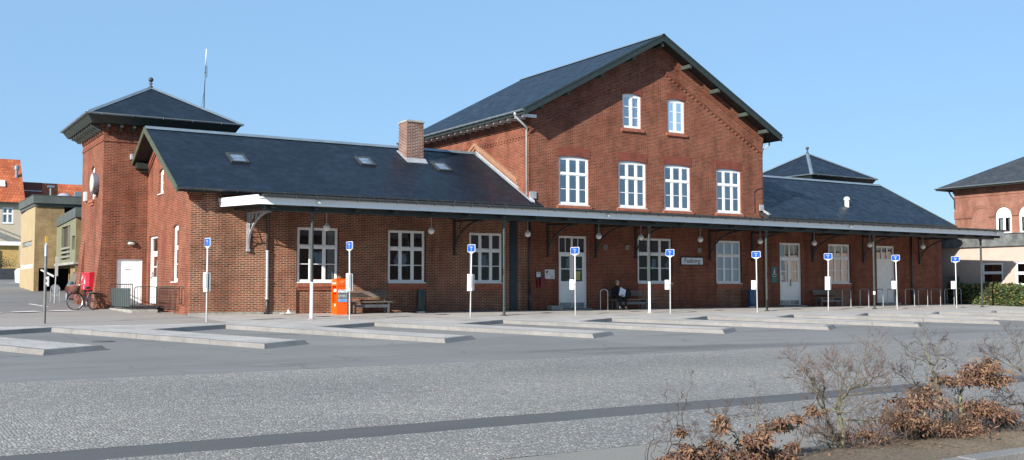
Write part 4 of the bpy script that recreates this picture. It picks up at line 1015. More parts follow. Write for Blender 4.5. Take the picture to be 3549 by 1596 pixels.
# ------------------------------------------------------------------ bicycle hoops
def hoop_mesh(x, y, dx, dy, w=.7, h=.92):
    z = zt(y) - .03; r = .12
    if dx == 0 and dy == 0: dx = 1
    p0 = V((x, y, z)); d = V((dx, dy, 0)).normalized(); pts = [p0]
    for k in range(7): a = math.pi / 2 * k / 6; pts.append(p0 + d * (r - r * math.cos(a)) + V((0, 0, h - r + r * math.sin(a))))
    for k in range(7): a = math.pi / 2 * k / 6; pts.append(p0 + d * (w - r + r * math.sin(a)) + V((0, 0, h - r + r * math.cos(a))))
    pts.append(p0 + d * w); b = MB(); b.tube(pts, .02, 8)
    for q in (p0, p0 + d * w): b.tube([q + V((0, 0, .02)), q + V((0, 0, .045))], .045, 8)
    return b
hl = []
o = hoop_mesh(24.72, -.95, 1, -.35, .34, .94).build('bicycle_hoop', M['galv'], None, smooth='auto'); tag(o, 'narrow steel hoop left of the seated person', 'bicycle hoop', 'steel bicycle hoops')
HP = [(41.0, -.55), (42.15, -.75), (43.3, -.75), (44.45, -.7), (45.9, -.75), (47.1, -.7), (48.3, -.65), (49.6, -.6)]
HL = ['steel bicycle hoop at the end of the dark bench', 'steel bicycle hoop left of the post with a sticker', 'steel bicycle hoop just left of the plain white door', 'steel bicycle hoop standing before the plain white door', 'steel bicycle hoop right of the plain white door', 'steel bicycle hoop before the thin wall downpipe', 'steel bicycle hoop before the building corner', 'steel bicycle hoop before the grey gate']
for (x, y), l in zip(HP, HL):
    o = hoop_mesh(x, y, -.45, -1, .95, .92).build('bicycle_hoop', M['galv'], None, smooth='auto'); tag(o, l, 'bicycle hoop', 'steel bicycle hoops')
o = hoop_mesh(51.25, .4, -.12, -1, 1.0, .92).build('bicycle_hoop', M['galv'], None, smooth='auto'); tag(o, 'steel bicycle hoop at the ivy beyond the far corner', 'bicycle hoop', 'steel bicycle hoops')

# ------------------------------------------------------------------ landing and railings at the tower door
t = thing('entrance_landing', 'low concrete landing with steps at the tower door', 'landing', (6.1, 4.5, 0))
b = MB(); b.box((5.56, 2.3, -.2), (6.52, 6.69, .17)); b.box((6.52, 4.7, -.2), (7.05, 6.69, .17)); b.build('slab', M['concrete'], t, bevel=.02)
b = MB(); b.box((5.75, 4.9, .17), (7.04, 6.68, .29)); b.build('step', M['concrete'], t, bevel=.015)
b = MB(); b.box((6.53, 2.9, -.15), (7.04, 4.69, .10)); b.build('grating', M['black'], t)
bar = mat('dark_barrier_steel', (.05, .05, .047), .45, .4, var=.2)
def barrier(parent, p0, p1, z0, z1, nb, corner=.08, grid=0, name='frame'):
    p0 = V(p0); p1 = V(p1); d = (p1 - p0); L = d.length; d.normalize(); b = MB()
    f = lambda a, z: (p0.x + d.x * a, p0.y + d.y * a, z)
    loop = []
    for cx, cz, a0 in ((L - corner, z1 - corner, 0), (corner, z1 - corner, 90), (corner, z0 + corner, 180), (L - corner, z0 + corner, 270)):
        for k in range(5): a = R(a0 + 90 * k / 4); loop.append(f(cx + corner * math.cos(a), cz + corner * math.sin(a)))
    loop.append(loop[0]); b.tube(loop, .019, 6)
    for k in range(1, nb): a = L * k / nb; b.tube([f(a, z0), f(a, z1)], .008, 5)
    for k in range(1, grid + 1): z = z0 + (z1 - z0) * k / (grid + 1); b.tube([f(0, z), f(L, z)], .007, 5)
    return b.build(name, bar, parent, smooth='auto')
t = thing('landing_railing', 'black steel railing with grey sheet along the landing edge', 'railing', (5.6, 4.2, .2))
barrier(t, (5.62, 6.5), (5.62, 2.42), .2, 1.12, 12)
b = MB(); b.box((5.645, 3.0, .27), (5.66, 6.45, .97)); b.build('infill_sheet', mat('grey_sheet', (.075, .10, .098), .45, .1, var=.06), t)
b = MB()
for y in (6.3, 4.5, 2.6): b.tube([(5.62, y, .1), (5.62, y, .25)], .016, 6)
b.build('feet', bar, t)
t = thing('front_gate', 'low black barred gate at the front of the landing', 'gate', (6.1, 2.4, .2)); barrier(t, (5.68, 2.36), (6.5, 2.36), .2, 1.02, 8, .1, 1)
b = MB()
for x_ in (5.8, 6.4): b.tube([(x_, 2.36, .1), (x_, 2.36, .22)], .016, 6)
b.build('feet', bar, t)
t = thing('wall_railing', 'black mesh railing standing along the side gable wall', 'railing', (6.95, 2.8, .2)); barrier(t, (6.93, 4.35), (6.93, 1.38), .22, 1.03, 20, .08, 6)
b = MB()
for y in (4.2, 1.5): b.tube([(6.93, y, -.02), (6.93, y, .24)], .016, 6)
b.build('feet', bar, t)
t = thing('handrail', 'short black wall handrail near the station corner', 'railing', (6.98, .78, .7)); barrier(t, (6.95, .95), (6.95, .62), .40, 1.03, 1, .06)
b = MB()
for z in (.55, .9): b.tube([(6.95, .95, z), (7.07, .95, z)], .012, 5)
b.build('fixing', bar, t)
# lamp, clock, alarm on the tower
t = thing('bulkhead_lamp', 'oval bulkhead lamp above the white tower door', 'lamp', (6.43, 6.65, 2.82))
b = MB(); b.ball((6.43, 6.66, 2.84), .17, 14, 1, .6, .45); b.build('housing', M['steel_dark'], t, smooth=True); b = MB(); b.ball((6.43, 6.63, 2.80), .15, 14, 1, .7, .5); b.build('lens', mat('pale_lens', (.5, .49, .42), .3), t, smooth=True)
t = thing('station_clock', 'round grey station clock drum on the sunlit tower side', 'clock', (5.15, 7.78, 5.3))
XC = 5.285; b = MB()
b.quadgrid([[(x_, 7.78 + r * math.cos(2 * math.pi * j / 28), 5.3 + r * math.sin(2 * math.pi * j / 28)) for j in range(28)] for x_, r in ((XC, .40), (XC - .20, .46), (XC - .235, .46), (XC - .235, .42))], True, True); b.build('drum', mat('grey_blue_enamel', (.20, .22, .26), .4, .1), t, smooth='auto')
b = MB(); b.quadgrid([[(x_, 7.78 + r * math.cos(2 * math.pi * j / 28), 5.3 + r * math.sin(2 * math.pi * j / 28)) for j in range(28)] for x_, r in ((XC - .236, .42), (XC - .27, .3), (XC - .285, .12), (XC - .29, .02))], True, True); fcx = b.build('clock_glass', mat('clock_face', (.55, .53, .46), .2), t, smooth=True)
b = MB(); b.tube([(XC - .1, 7.7, 4.86), (XC - .1, 7.7, 4.76)], .05, 8); b.build('cable_gland', M['galv'], t)
tag(MB().box((5.16, 10.0, 4.74), (5.283, 10.34, 5.14)).build('alarm_box', swhite, None, bevel=.015), 'small white alarm box beside the tower window sill', 'alarm box')
tag(MB().box((6.31, 6.55, 6.25), (6.43, 6.70, 6.48)).build('floodlight_box', M['galv'], None, bevel=.02), 'small grey box on the tower wall beside the wing roof', 'box')
t = thing('antenna_mast', 'thin tall antenna mast rising behind the tower roof', 'antenna', (11.35, 14, .4))
b = MB(); b.tube([(11.33, 14, .3), (11.33, 14, 10.6)], .028, 8); b.tube([(11.33, 14, 10.6), (11.38, 14, 12.1)], [.022, .018], 8); b.build('mast', M['steel_dark'], t, smooth=True)
b = MB(); b.tube([(11.38, 14, 12.1), (11.41, 14, 12.95)], [.03, .026], 8); b.build('whip_aerial', swhite, t, smooth=True)
b = MB(); b.tube([(11.16, 14, 9.0), (11.2, 14, 10.0), (11.32, 14, 10.75)], .01, 5); b.tube([(11.44, 14, 11.5), (11.44, 14, 12.1)], .02, 6); b.tube([(11.30, 14, 11.75), (11.46, 14, 11.75)], .012, 5); b.build('stay', M['steel_dark'], t)

# ------------------------------------------------------------------ red display box and bicycle at the tower foot
t = thing('parcel_box', 'red display box against the sunlit tower side behind the bicycle', 'box', (4.95, 8.5, .5))
b = MB(); b.box((4.93, 7.2, .9), (5.27, 8.95, 1.62)); b.build('box_body', mat('display_red', (.42, .005, .02), .4), t, bevel=.015)
def redfront():
    m, nt, bs = nmat('printed_red_front'); g = N(nt, 'ShaderNodeNewGeometry').outputs['Position']
    mp = N(nt, 'ShaderNodeMapping'); nt.links.new(g, mp.inputs[0]); mp.inputs['Scale'].default_value = (1, 5.5, 4)
    v = N(nt, 'ShaderNodeTexVoronoi', Scale=1.); nt.links.new(mp.outputs[0], v.inputs['Vector'])
    r = ramp(nt, v.outputs['Distance'], [(.3, (.75, .6, .6)), (.42, (.5, .01, .04))]); nt.links.new(r.outputs[0], bs.inputs['Base Color']); return m
b = MB(); b.box((4.922, 8.05, .93), (4.929, 8.92, 1.59)); b.build('printed_front', redfront(), t)
for y_ in (7.3, 8.7): b = MB(); b.box((5.0, y_, .1), (5.27, y_ + .1, .9)); b.build('leg', M['steel_dark'], t)
def bicycle(p, d, lean):
    t = thing('bicycle', 'old red bicycle with front basket leaning at the tower corner', 'bicycle', p)
    d = V(d).normalized(); s = V((-d.y, d.x, 0)); up_ = (V((0, 0, 1)) + s * lean).normalized(); s = d.cross(up_) * -1
    f = lambda a, b_, c: V(p) + d * a + s * b_ + up_ * c
    red = mat('faded_red_frame', (.42, .02, .03), .4); rub = mat('tyre_rubber', (.02, .02, .02), .8); chrome = mat('dull_chrome', (.5, .5, .48), .35, .8)
    rw, fw = (0, .34), (1.08, .34)
    def wheel(c, turn, wht):
        dd = (d * math.cos(turn) + s * math.sin(turn)); cc = f(c[0], 0, c[1])
        w = MB(); w.tube([cc + dd * (.33 * math.cos(a)) + up_ * (.33 * math.sin(a)) for a in [2 * math.pi * k / 28 for k in range(29)]], .019, 6, False); wo = w.build('wheel', rub, t, smooth=True)
        r = MB(); r.tube([cc + dd * (.305 * math.cos(a)) + up_ * (.305 * math.sin(a)) for a in [2 * math.pi * k / 28 for k in range(29)]], .019, 5, False)
        for k in range(14): a = 2 * math.pi * k / 14; r.tube([cc, cc + dd * (.3 * math.cos(a)) + up_ * (.3 * math.sin(a))], .005, 3)
        r.build('rim', chrome, wo)
        g = MB(); g.tube([cc + dd * (.36 * math.cos(a)) + up_ * (.36 * math.sin(a)) for a in [R(20 + 150 * k / 12) for k in range(13)]], .018, 5); g.build('mudguard', chrome if wht else rub, wo)
    wheel(rw, 0, True); wheel(fw, -.45, False)
    b = MB()
    bb = f(.45, 0, .29); st_ = f(.28, 0, .80); hd = f(.86, 0, .78); hd2 = f(.90, 0, .62); rax = f(0, 0, .34); fax = f(1.08, 0, .34)
    for q in ((bb, st_), (bb, hd2), (f(.36, 0, .56), hd2), (st_, rax), (bb, rax), (hd, hd2, fax)): b.tube(q, .016, 6)
    b.build('frame', red, t, smooth=True)
    b = MB(); b.ball(f(.26, 0, .88), .13, 10, 1, .6, .4); b.build('saddle', M['black'], t, smooth=True)
    b = MB(); b.tube([hd, f(.83, 0, .98)], .013, 6); b.tube([f(.72, .26, .98), f(.86, .2, 1.0), f(.84, 0, .98), f(.86, -.2, 1.0), f(.72, -.26, .98)], .013, 6); b.build('handlebar', chrome, t, smooth=True)
    b = MB(); c = f(1.05, 0, .80)
    b.frame(c, d, s, up_); b.quadgrid([[(rr * math.cos(2 * math.pi * j / 14), rr * 1.15 * math.sin(2 * math.pi * j / 14), z) for j in range(14)] for rr, z in ((.14, -.13), (.17, 0), (.18, .13), (.165, .125), (.15, -.1))], True, True); b.frame(); b.build('basket', mat('dark_wicker', (.10, .045, .03), .9, var=.3, scale=30), t, smooth=True)
    b = MB(); b.ball(f(1.05, 0, .90), .15, 12, 1, 1, .55); b.build('red_bag', mat('red_cloth', (.35, .012, .03), .8), t, smooth=True)
    b = MB(); b.frame(V(p), d, s, up_); b.box((-.22, -.06, .68), (.2, .06, .70)); b.frame(); b.tube([f(-.2, 0, .69), rax], .008, 5); b.build('carrier', chrome, t)
    b = MB(); b.tube([f(.45, .0, .29), f(.45, .07, .29), f(.52, .07, .14)], .012, 5); b.ball(f(.45, .03, .29), .08, 10, .3, .3, .9); b.build('crank', chrome, t)
bicycle((5.0, 6.55, .11), (-.72, -.69, 0), -.1)

# ------------------------------------------------------------------ person seated on the bench
cloth = mat('black_wool', (.012, .012, .014), .9, var=.2, scale=8); skin = mat('skin', (.52, .33, .26), .55, var=.08, scale=12); hairm = mat('grey_fair_hair', (.16, .12, .085), .7, var=.3, scale=30)
def skinned(chains, name, m, parent, sub=2):
    """chains: list of [(point, radius)...]; shared points join"""
    vs = []; es = []; rad = []; idx = {}
    for ch in chains:
        prev = None
        for p, r in ch:
            k = tuple(round(c, 4) for c in p)
            if k not in idx: idx[k] = len(vs); vs.append(p); rad.append(r)
            i = idx[k]
            if prev is not None and prev != i: es.append((prev, i))
            prev = i
    me = bpy.data.meshes.new(name); me.from_pydata(vs, es, []); ob = bpy.data.objects.new(name, me); COL.objects.link(ob)
    sm = ob.modifiers.new('s', 'SKIN'); sv = me.skin_vertices[0].data
    for i, r in enumerate(rad): rr = r if isinstance(r, tuple) else (r, r); sv[i].radius = rr
    sv[0].use_root = True; sm.use_smooth_shade = True
    if sub: ss = ob.modifiers.new('d', 'SUBSURF'); ss.levels = sub; ss.render_levels = sub
    dg = bpy.context.evaluated_depsgraph_get(); m2 = bpy.data.meshes.new_from_object(ob.evaluated_get(dg)); m2.name = name
    bpy.data.objects.remove(ob); bpy.data.meshes.remove(me)
    m2.materials.clear(); m2.materials.append(m)
    off = V((0, 0, 0)); pp = parent
    while pp is not None: off += pp.location; pp = pp.parent
    m2.transform(Matrix.Translation(-off))
    for f_ in m2.polygons: f_.use_smooth = True
    o = bpy.data.objects.new(name, m2); COL.objects.link(o); o.parent = parent; return o
px, py = 25.84, -.72
pe = thing('person', 'person in black clothes seated on the bench holding a pale blue sheet', 'person', (px, py, 0))
hip = (px, py + .06, .53)
W = lambda x, y, z: (px + x, py + y, z)
body = [[(hip, .155), (W(0, .09, .72), .15), (W(0, .08, .90), .155), (W(0, .05, .99), .10), (W(-.01, .02, 1.05), .058), (W(-.015, .0, 1.11), .062)],
        [(hip, .155), (W(-.12, -.02, .51), .115), (W(-.17, -.42, .49), .08), (W(-.17, -.44, .28), .06), (W(-.18, -.42, .06), .042), (W(-.20, -.54, .0), .036)],
        [(hip, .155), (W(.12, -.02, .51), .115), (W(.14, -.42, .49), .08), (W(.14, -.44, .28), .06), (W(.15, -.42, .06), .042), (W(.15, -.54, .0), .036)],
        [(W(0, .08, .90), .155), (W(-.2, .07, .91), .075), (W(-.27, .0, .68), .056), (W(-.16, -.2, .62), .042), (W(-.09, -.26, .62), .034)],
        [(W(0, .08, .90), .155), (W(.2, .07, .91), .075), (W(.29, .02, .68), .056), (W(.22, -.2, .60), .042), (W(.15, -.27, .62), .034)]]
skinned(body, 'body', cloth, pe)
hd = MB(); hc = V(W(-.02, -.03, 1.185)); rows = []
for i in range(13):
    a = -math.pi / 2 + math.pi * i / 12; z = .122 * math.sin(a); q = max(math.cos(a), .02)
    row = []
    for j in range(20):
        b_ = 2 * math.pi * j / 20; cx, cy = math.cos(b_), math.sin(b_)
        w_ = .077 * (1 - .18 * max(0, -math.sin(a))); l_ = .098; x_ = w_ * q * cx; y_ = l_ * q * cy
        if cy < -.93 and -.05 < z < .02: y_ -= .022 * (1 - abs(z + .02) / .05)   # nose
        if cy < -.8 and .02 < z < .05: y_ += .006
        if cy < -.85 and -.075 < z < -.055: y_ -= .004
        row.append((hc.x + x_, hc.y + y_, hc.z + z))
    rows.append(row)
hd.quadgrid(rows, True, True)
for s_ in (-1, 1): hd.ball((hc.x + s_ * .08, hc.y + .01, hc.z), .028, 8, .4, .7, 1)
head = hd.build('head', skin, pe, smooth=True)
ey = MB()
for s_ in (-1, 1): ey.ball((hc.x + s_ * .032, hc.y - .083, hc.z + .018), .013, 8)
ey.build('eyes', M['black'], head); b = MB(); b.ball((hc.x, hc.y - .086, hc.z - .055), .02, 8, 1.1, .5, .3); b.build('mouth', mat('lips', (.3, .1, .09), .5), head)
hr = MB(); hr.ball((hc.x, hc.y + .025, hc.z + .035), .102, 16, .93, 1.0, 1.02); hr.build('hair', hairm, head, smooth=True)
hb = MB(); hb.tube([(hc.x + .096 * math.cos(a), hc.y - .0 - .04 * math.sin(a), hc.z + .06 + .06 * math.sin(a)) for a in [math.pi * k / 10 for k in range(11)]], .011, 6); hb.build('hair_band', mat('grey_band', (.35, .33, .3), .8), head)
for s_, hx, hy, hz in ((-1, -.09, -.26, .62), (1, .15, -.27, .62)):
    ch = [[(W(hx, hy, hz), .024), (W(hx - s_ * .035, hy - .035, hz + .0), (.03, .016)), (W(hx - s_ * .06, hy - .05, hz + .005), (.03, .014))]]
    for k in range(4):
        ch.append([(W(hx - s_ * .06, hy - .05, hz + .005), (.03, .014)), (W(hx - s_ * .085, hy - .058, hz + .03 - .02 * k), .009), (W(hx - s_ * (.11 + .006 * (k in (1, 2))), hy - .045, hz + .028 - .02 * k), .008), (W(hx - s_ * .115, hy - .025, hz + .024 - .018 * k), .007)])
    ch.append([(W(hx - s_ * .035, hy - .035, hz), (.03, .016)), (W(hx - s_ * .05, hy - .07, hz + .04), .010), (W(hx - s_ * .075, hy - .075, hz + .05), .008)])
    skinned(ch, 'hand', skin, pe, 1)
for s_ in (-1, 1):
    b = MB(); xx = px + (-.185 if s_ < 0 else .15); b.lathe((xx, py - .42, .055), [(.042, 0), (.05, .06), (.052, .11)], 10); b.build('sock', mat('pale_sock', (.32, .29, .27), .9) if s_ < 0 else bpy.data.materials['pale_sock'], pe, smooth=True)
    b = MB(); b.ball((xx - .01 * 1, py - .50, .012), .06, 12, .75, 1.9, .75); b.build('shoe', M['black'], pe, smooth=True)
b = MB(); b.lathe((px + .0, py - .10, .40), [(.20, 0), (.25, .05), (.24, .15), (.2, .22)], 18); b.build('coat_skirt', cloth, pe, smooth=True)
# the sheet held in the lap and the bag beside
o = MB(); o.frame(W(-.1, -.30, .60), V((.85, -.1, -.42)).normalized(), V((0, -1, .2)).normalized(), V((.35, .1, .93)).normalized()); o.box((-.06, -.006, .02), (.26, .006, .40)); o.frame()
tag(o.build('paper_sheet', mat('pale_blue_sheet', (.62, .70, .82), .7, var=.08)), 'pale blue folded sheet held by the seated person', 'paper')
t = thing('shoulder_bag', 'round black bag on the bench beside the seated person', 'bag', (px + .52, py - .02, .45)); b = MB(); b.ball((px + .52, py + .0, .68), .235, 18, 1.15, .55, 1.0); b.build('bag_body', cloth, t, smooth=True)
b = MB(); b.tube([(px + .36, py - .1, .8), (px + .40, py - .12, .95), (px + .6, py - .1, .93), (px + .68, py - .1, .8)], .012, 6); b.build('strap', M['black'], t, smooth=True)
# ------------------------------------------------------------------ annex, gate, hedge on the right
render = mat('pinkish_render', (.46, .37, .315), .85, var=.06, scale=1.5, bmp=.1, bscale=40); lead2 = mat('lead_cladding', (.15, .16, .155), .55, .3, var=.35, scale=2.5)
t = thing('annex_building', 'flat roofed pinkish rendered annex with a metal clad roof edge', 'building', (56, -4, 0))
XA = 52.6; LA = LEFT(XA)
aw = [(-2.32, -.98, 1.16, 2.40), (-5.1, -3.05, 1.06, 2.42), (-8.4, -6.4, 1.1, 2.4)]
w = MB(); wall(w, *LA, [(-14, -.4), (9, -.4), (9, 3.42), (-14, 3.42)], [rect(*q) for q in aw], .2); w.face([(XA, -14, -.4), (60, -14, -.4), (60, -14, 3.4), (XA, -14, 3.4)]); w.build('wall', render, t)
w = MB(); w.face([(XA + 2.5, -14, 0), (XA + 2.5, 9, 0), (XA + 2.5, 9, 3.3), (XA + 2.5, -14, 3.3)]); w.build('room_wall', mat('room_tan', (.20, .15, .09), .9), t)
f = MB(); f.prism([(XA - .10, -14.1, 3.38), (XA - .04, -14.1, 4.04), (60, -14.1, 4.04), (60, -14.1, 3.38)], (0, 24, 0))
for i in range(24): y = -13.8 + i * 1.0; f.prism([(XA - .135, y, 3.38), (XA - .075, y, 4.05), (XA - .02, y, 4.05), (XA - .08, y, 3.38)], (0, .045, 0))
f.box((XA - .16, -14.1, 3.33), (XA - .02, 9.9, 3.379)); f.box((XA - .11, -14.1, 4.041), (60, 9.9, 4.08)); f.build('roof_edge', lead2, t)
for q in aw: window(t, *LA, *q, 0, cols=1, transom=.52, bars=(), M=M, rec=.03, fr=.09, sill=True)
gt = thing('plank_gate', 'grey vertical plank gate between the station and the annex', 'gate', (51.4, .5, 0))
g = MB()
for i in range(13): x = XR + .02 + i * .178; g.box((x, .48, .03), (x + .165, .51, 1.62 + (.01 if i % 2 else 0)))
g.build('planks', mat('dark_grey_planks', (.06, .06, .055), .75, var=.25, scale=5, stretch=(6, 6, .5)), gt)
g = MB(); g.box((XR + .02, .511, .35), (XA - .05, .56, .45)); g.box((XR + .02, .511, 1.2), (XA - .05, .56, 1.3)); g.build('rail', M['steel_dark'], gt)
def leafcloud(mb, pts, size, n_dir=None, asp=.55, rnd=random):
    for c in pts:
        c = V(c); d = V((rnd.gauss(0, 1), rnd.gauss(0, 1), rnd.gauss(0, .8))).normalized()
        if n_dir is not None: d = (d + V(n_dir) * .6).normalized()
        e = d.orthogonal().normalized(); e = (Matrix.Rotation(rnd.uniform(0, 6.28), 3, d) @ e); g_ = d.cross(e); s = size * rnd.uniform(.6, 1.3)
        i = [mb.P(c - e * s), mb.P(c + g_ * s * asp + d * s * .15), mb.P(c + e * s), mb.P(c - g_ * s * asp + d * s * .15)]
        mb.f.append(i); mb.m.append(rnd.choice((0, 0, 1, 1, 2)) if mb.mi else 0)
hm = [mat('hedge_leaf', (.055, .095, .022), .5, var=.3, scale=2), mat('hedge_leaf_dark', (.028, .06, .014), .5, var=.3, scale=2), mat('hedge_leaf_autumn', (.16, .12, .03), .6, var=.3, scale=2)]
rr = random.Random(3)
t = thing('hedge', 'clipped green hedge before the pinkish annex', 'hedge', (51.9, -3, 0))
k = MB(); k.box((51.45, -10, -.3), (52.45, .6, .98)); k.build('hedge_core', mat('hedge_twigs', (.018, .022, .01), .95), t)
lm = MB(); lm.mi = 1; pts = []
for i in range(9000):
    y = rr.uniform(-10, .9); c = rr.random(); bul = .06 * math.sin(y * 2.1) + .05 * math.sin(y * 5.3)
    if c < .6: pts.append((51.38 + bul + rr.gauss(0, .07), y, rr.uniform(-.2, 1.08)))
    elif c < .9: pts.append((rr.uniform(51.38, 52.5), y, 1.08 + bul + rr.gauss(0, .05)))
    else: pts.append((rr.uniform(51.38, 52.5), -10 + rr.gauss(0, .05), rr.uniform(-.2, 1.1)))
leafcloud(lm, pts, .075, rnd=rr); lm.build('foliage', hm, t)
t = thing('ivy', 'dark ivy climbing the shaded annex wall by the gate', 'ivy', (52.4, 1.5, 0))
lm = MB(); lm.mi = 1; leafcloud(lm, [(52.5 - abs(rr.gauss(0, .12)), rr.uniform(.2, 2.4), rr.uniform(-.05, 1.15) + .1 * rr.random()) for i in range(1500)], .07, rnd=rr); lm.build('foliage', [hm[1], hm[1], hm[0]], t)
# two storey brick house with arched windows
t = thing('arched_window_house', 'red brick house with arched white windows behind the annex', 'house', (64, -5, 0))
XB = 60.0; LB = LEFT(XB); YB = 5.8
bw = mat('unused', (.1, .1, .1)); bmx = brick('house_brick', (.30, .105, .07), (.22, .075, .05), (.34, .25, .19), soot=.3)
hc_ = [2.24, .62, -1.0, -2.62, -4.24]
holes = [arch_pts(y - .55, y + .55, 4.44, 5.66, .54, 14) for y in hc_]
w = MB(); wall(w, *LB, [(-16, -.4), (YB, -.4), (YB, 7.6), (-16, 7.6)], holes, .2); w.face([(XB, YB, -.4), (72, YB, -.4), (72, YB, 7.6), (XB, YB, 7.6)]); w.build('wall', bmx, t)
w = MB().frame(*LB); w.prism([(p[0], -.1, p[1]) for p in arch_pts(3.31, 4.41, 4.44, 5.66, .54, 14)], (0, .07, 0)); w.build('blind_window', M['brick_plain'], t)
a_ = MB().frame(*LB); hb2 = MB().frame(*LB)
for y in [3.86] + hc_:
    for r0, r1, p in ((.56, .64, .05), (.64, .70, .02), (.70, .80, .06)):
        n = 16
        for k in range(n):
            q = [(y + r * math.cos(math.pi * kk / n), 5.68 + r * math.sin(math.pi * kk / n)) for kk, r in ((k, r0), (k, r1), (k + 1, r1), (k + 1, r0))]
            a_.prism([(u, -.02, z) for u, z in q], (0, .02 + p, 0))
for y0, y1 in ((4.44, YB), (2.82, 3.28), (1.2, 1.66), (-.42, .04), (-2.04, -1.58), (-3.66, -3.2)): a_.box((y0, -.02, 5.60), (y1, .07, 6.12))
a_.box((-16, -.02, 7.02), (YB + .02, .04, 7.10)); a_.box((-16, -.02, 7.3), (YB + .04, .09, 7.6)); a_.build('brick_arches', bmx, t)
for y in hc_: window(t, *LB, y - .55, y + .55, 4.44, 5.66, .54, cols=2, transom=.93, bars=(), M=M, rec=.05, fr=.10, curtain=[(.12, .3), (.62, .85)])
r = MB(); e0, e1, zl_, zr_ = XB - .75, 73.5, 7.72, 11.2
slab_ = [(e0, YB + .85, zl_), (e0, -18, zl_), (66.5, -12, zr_), (66.5, YB - 5.2, zr_)]
r.face(slab_); r.face([(e0, YB + .85, zl_), (66.5, YB - 5.2, zr_), (e1, YB + .85, zl_)]); r.face([(e1, YB + .85, zl_), (66.5, YB - 5.2, zr_), (66.5, -12, zr_), (e1, -18, zl_)]); r.face([(e0, -18, zl_), (e1, -18, zl_), (66.5, -12, zr_)])
ro = r.build('roof', M['slate_old'], t)
r = MB(); r.face([(e0 + .01, YB + .84, zl_ - .02), (e1, YB + .84, zl_ - .02), (e1, -18, zl_ - .02), (e0 + .01, -18, zl_ - .02)]); r.box((e0 - .02, -18, zl_ - .16), (e0 + .02, YB + .87, zl_ - .01)); r.box((e0 + .021, YB + .83, zl_ - .16), (e1, YB + .87, zl_ - .01)); r.build('eaves', M['soffit'], ro)
g = MB(); gutter(g, (e0 - .08, -18, zl_ + .02), (e0 - .08, YB + .9, zl_ + .02), .08, .02, brk=3); g.build('gutter', M['zinc'], ro)
d = MB(); d.tube([(e0 + .25, YB + .1, 7.55), (e0 + .55, YB + .1, 7.2), (XB - .05, YB - .05, 6.9), (XB - .05, YB - .05, 6.3)], .05, 7); d.build('downpipe', M['steel_dark'], t)
sk = MB(); n_ = V((-(zr_ - zl_), 0, 66.5 - e0)).normalized(); u_ = V((66.5 - e0, 0, zr_ - zl_)).normalized()
sk.frame(V((e0, 0, zl_)) + u_ * 2.2, (0, 1, 0), n_, u_); sk.box((-.6, 0, 0), (.3, .06, .9)); sk.build('skylight', M['zinc'], ro)
# ------------------------------------------------------------------ street on the left
yb = brick('yellow_brick', (.34, .235, .115), (.27, .185, .09), (.29, .225, .13), soot=.25, dark=(.16, .1, .04), bmp=.2)
yr = mat('pale_yellow_render', (.36, .28, .16), .9, var=.06, scale=1, bmp=.1)
felt = mat('grey_green_roof_edge', (.085, .10, .092), .6, .1, var=.15, scale=1.5); olive = mat('olive_panel', (.17, .175, .11), .7, var=.1)
t = thing('yellow_brick_building', 'flat roofed yellow brick building with a dark garage opening', 'building', (8, 26, .8))
w = MB(); wall(w, (0, 23.6, 0), (1, 0, 0), (0, -1, 0), [(4.96, .3), (12, .3), (12, 5.5), (4.96, 5.5)], [rect(5.2, 6.75, .31, 2.05), rect(6.42, 6.85, 5.1, 5.44)], .3); w.build('front_wall', yb, t)
w = MB(); wall(w, (4.96, 0, 0), (0, 1, 0), (-1, 0, 0), [(23.6, .3), (29.5, .3), (29.5, 5.3), (23.6, 5.5)], [rect(24.2, 29.0, 2.06, 2.32), rect(24.6, 28.6, 3.3, 3.6)], .1); w.build('side_wall', yr, t)
p_ = MB().frame(*LEFT(4.96)); p_.box((24.2, -.1, 2.06), (29.0, -.06, 2.32)); p_.box((24.6, -.1, 3.3), (28.6, -.06, 3.6)); p_.build('strip_window', mat('strip_glass', (.16, .2, .2), .15, .2), t)
p_ = MB().frame(*LEFT(4.96))
for i in range(9): p_.box((24.25 + i * .58, -.06, 2.06), (24.33 + i * .58, .01, 2.32))
p_.build('mullions', M['frame'], t)
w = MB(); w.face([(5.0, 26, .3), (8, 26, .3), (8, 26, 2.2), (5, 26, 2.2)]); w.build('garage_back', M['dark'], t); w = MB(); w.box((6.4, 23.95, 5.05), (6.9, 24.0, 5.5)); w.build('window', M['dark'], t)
w = MB(); w.prism([(5.25, 23.4, 1.93), (5.32, 23.4, 1.99), (5.95, 23.4, 1.66), (5.93, 23.4, 1.55)], (0, .08, 0)); w.build('barrier_arm', M['white'], t)
w = MB(); w.box((4.82, 23.35, 5.58), (12, 29.6, 6.0)); w.box((4.9, 23.5, 5.42), (12, 29.5, 5.579)); w.box((4.80, 23.33, 6.0), (12, 29.6, 6.03)); w.build('roof_edge', felt, t)
w = MB(); w.ball((6.9, 27, 6.05), .5, 16, 1, 1, .9); w.build('roof_dome', mat('grey_plastic_dome', (.34, .33, .37), .4), t, smooth=True)
w = MB(); w.box((7.5, 27, 6.03), (7.85, 27.4, 6.6)); w.tube([(6.6, 30, 6.0), (6.6, 30, 7.05)], .06, 8); w.box((6.42, 29.9, 7.05), (6.8, 30.1, 7.16)); w.build('roof_vents', M['zinc'], t)
t = thing('projecting_wing', 'low wing with olive panels and tall dark windows beside the yellow building', 'building', (8, 20, .5))
w = MB(); wall(w, (6.05, 0, 0), (0, 1, 0), (-1, 0, 0), [(17.5, 2.2), (23.58, 2.2), (23.58, 4.5), (17.5, 4.5)], [rect(19.2, 21.9, 2.45, 4.2), rect(17.75, 18.6, 2.9, 3.6)], .15); w.build('side_wall', olive, t)
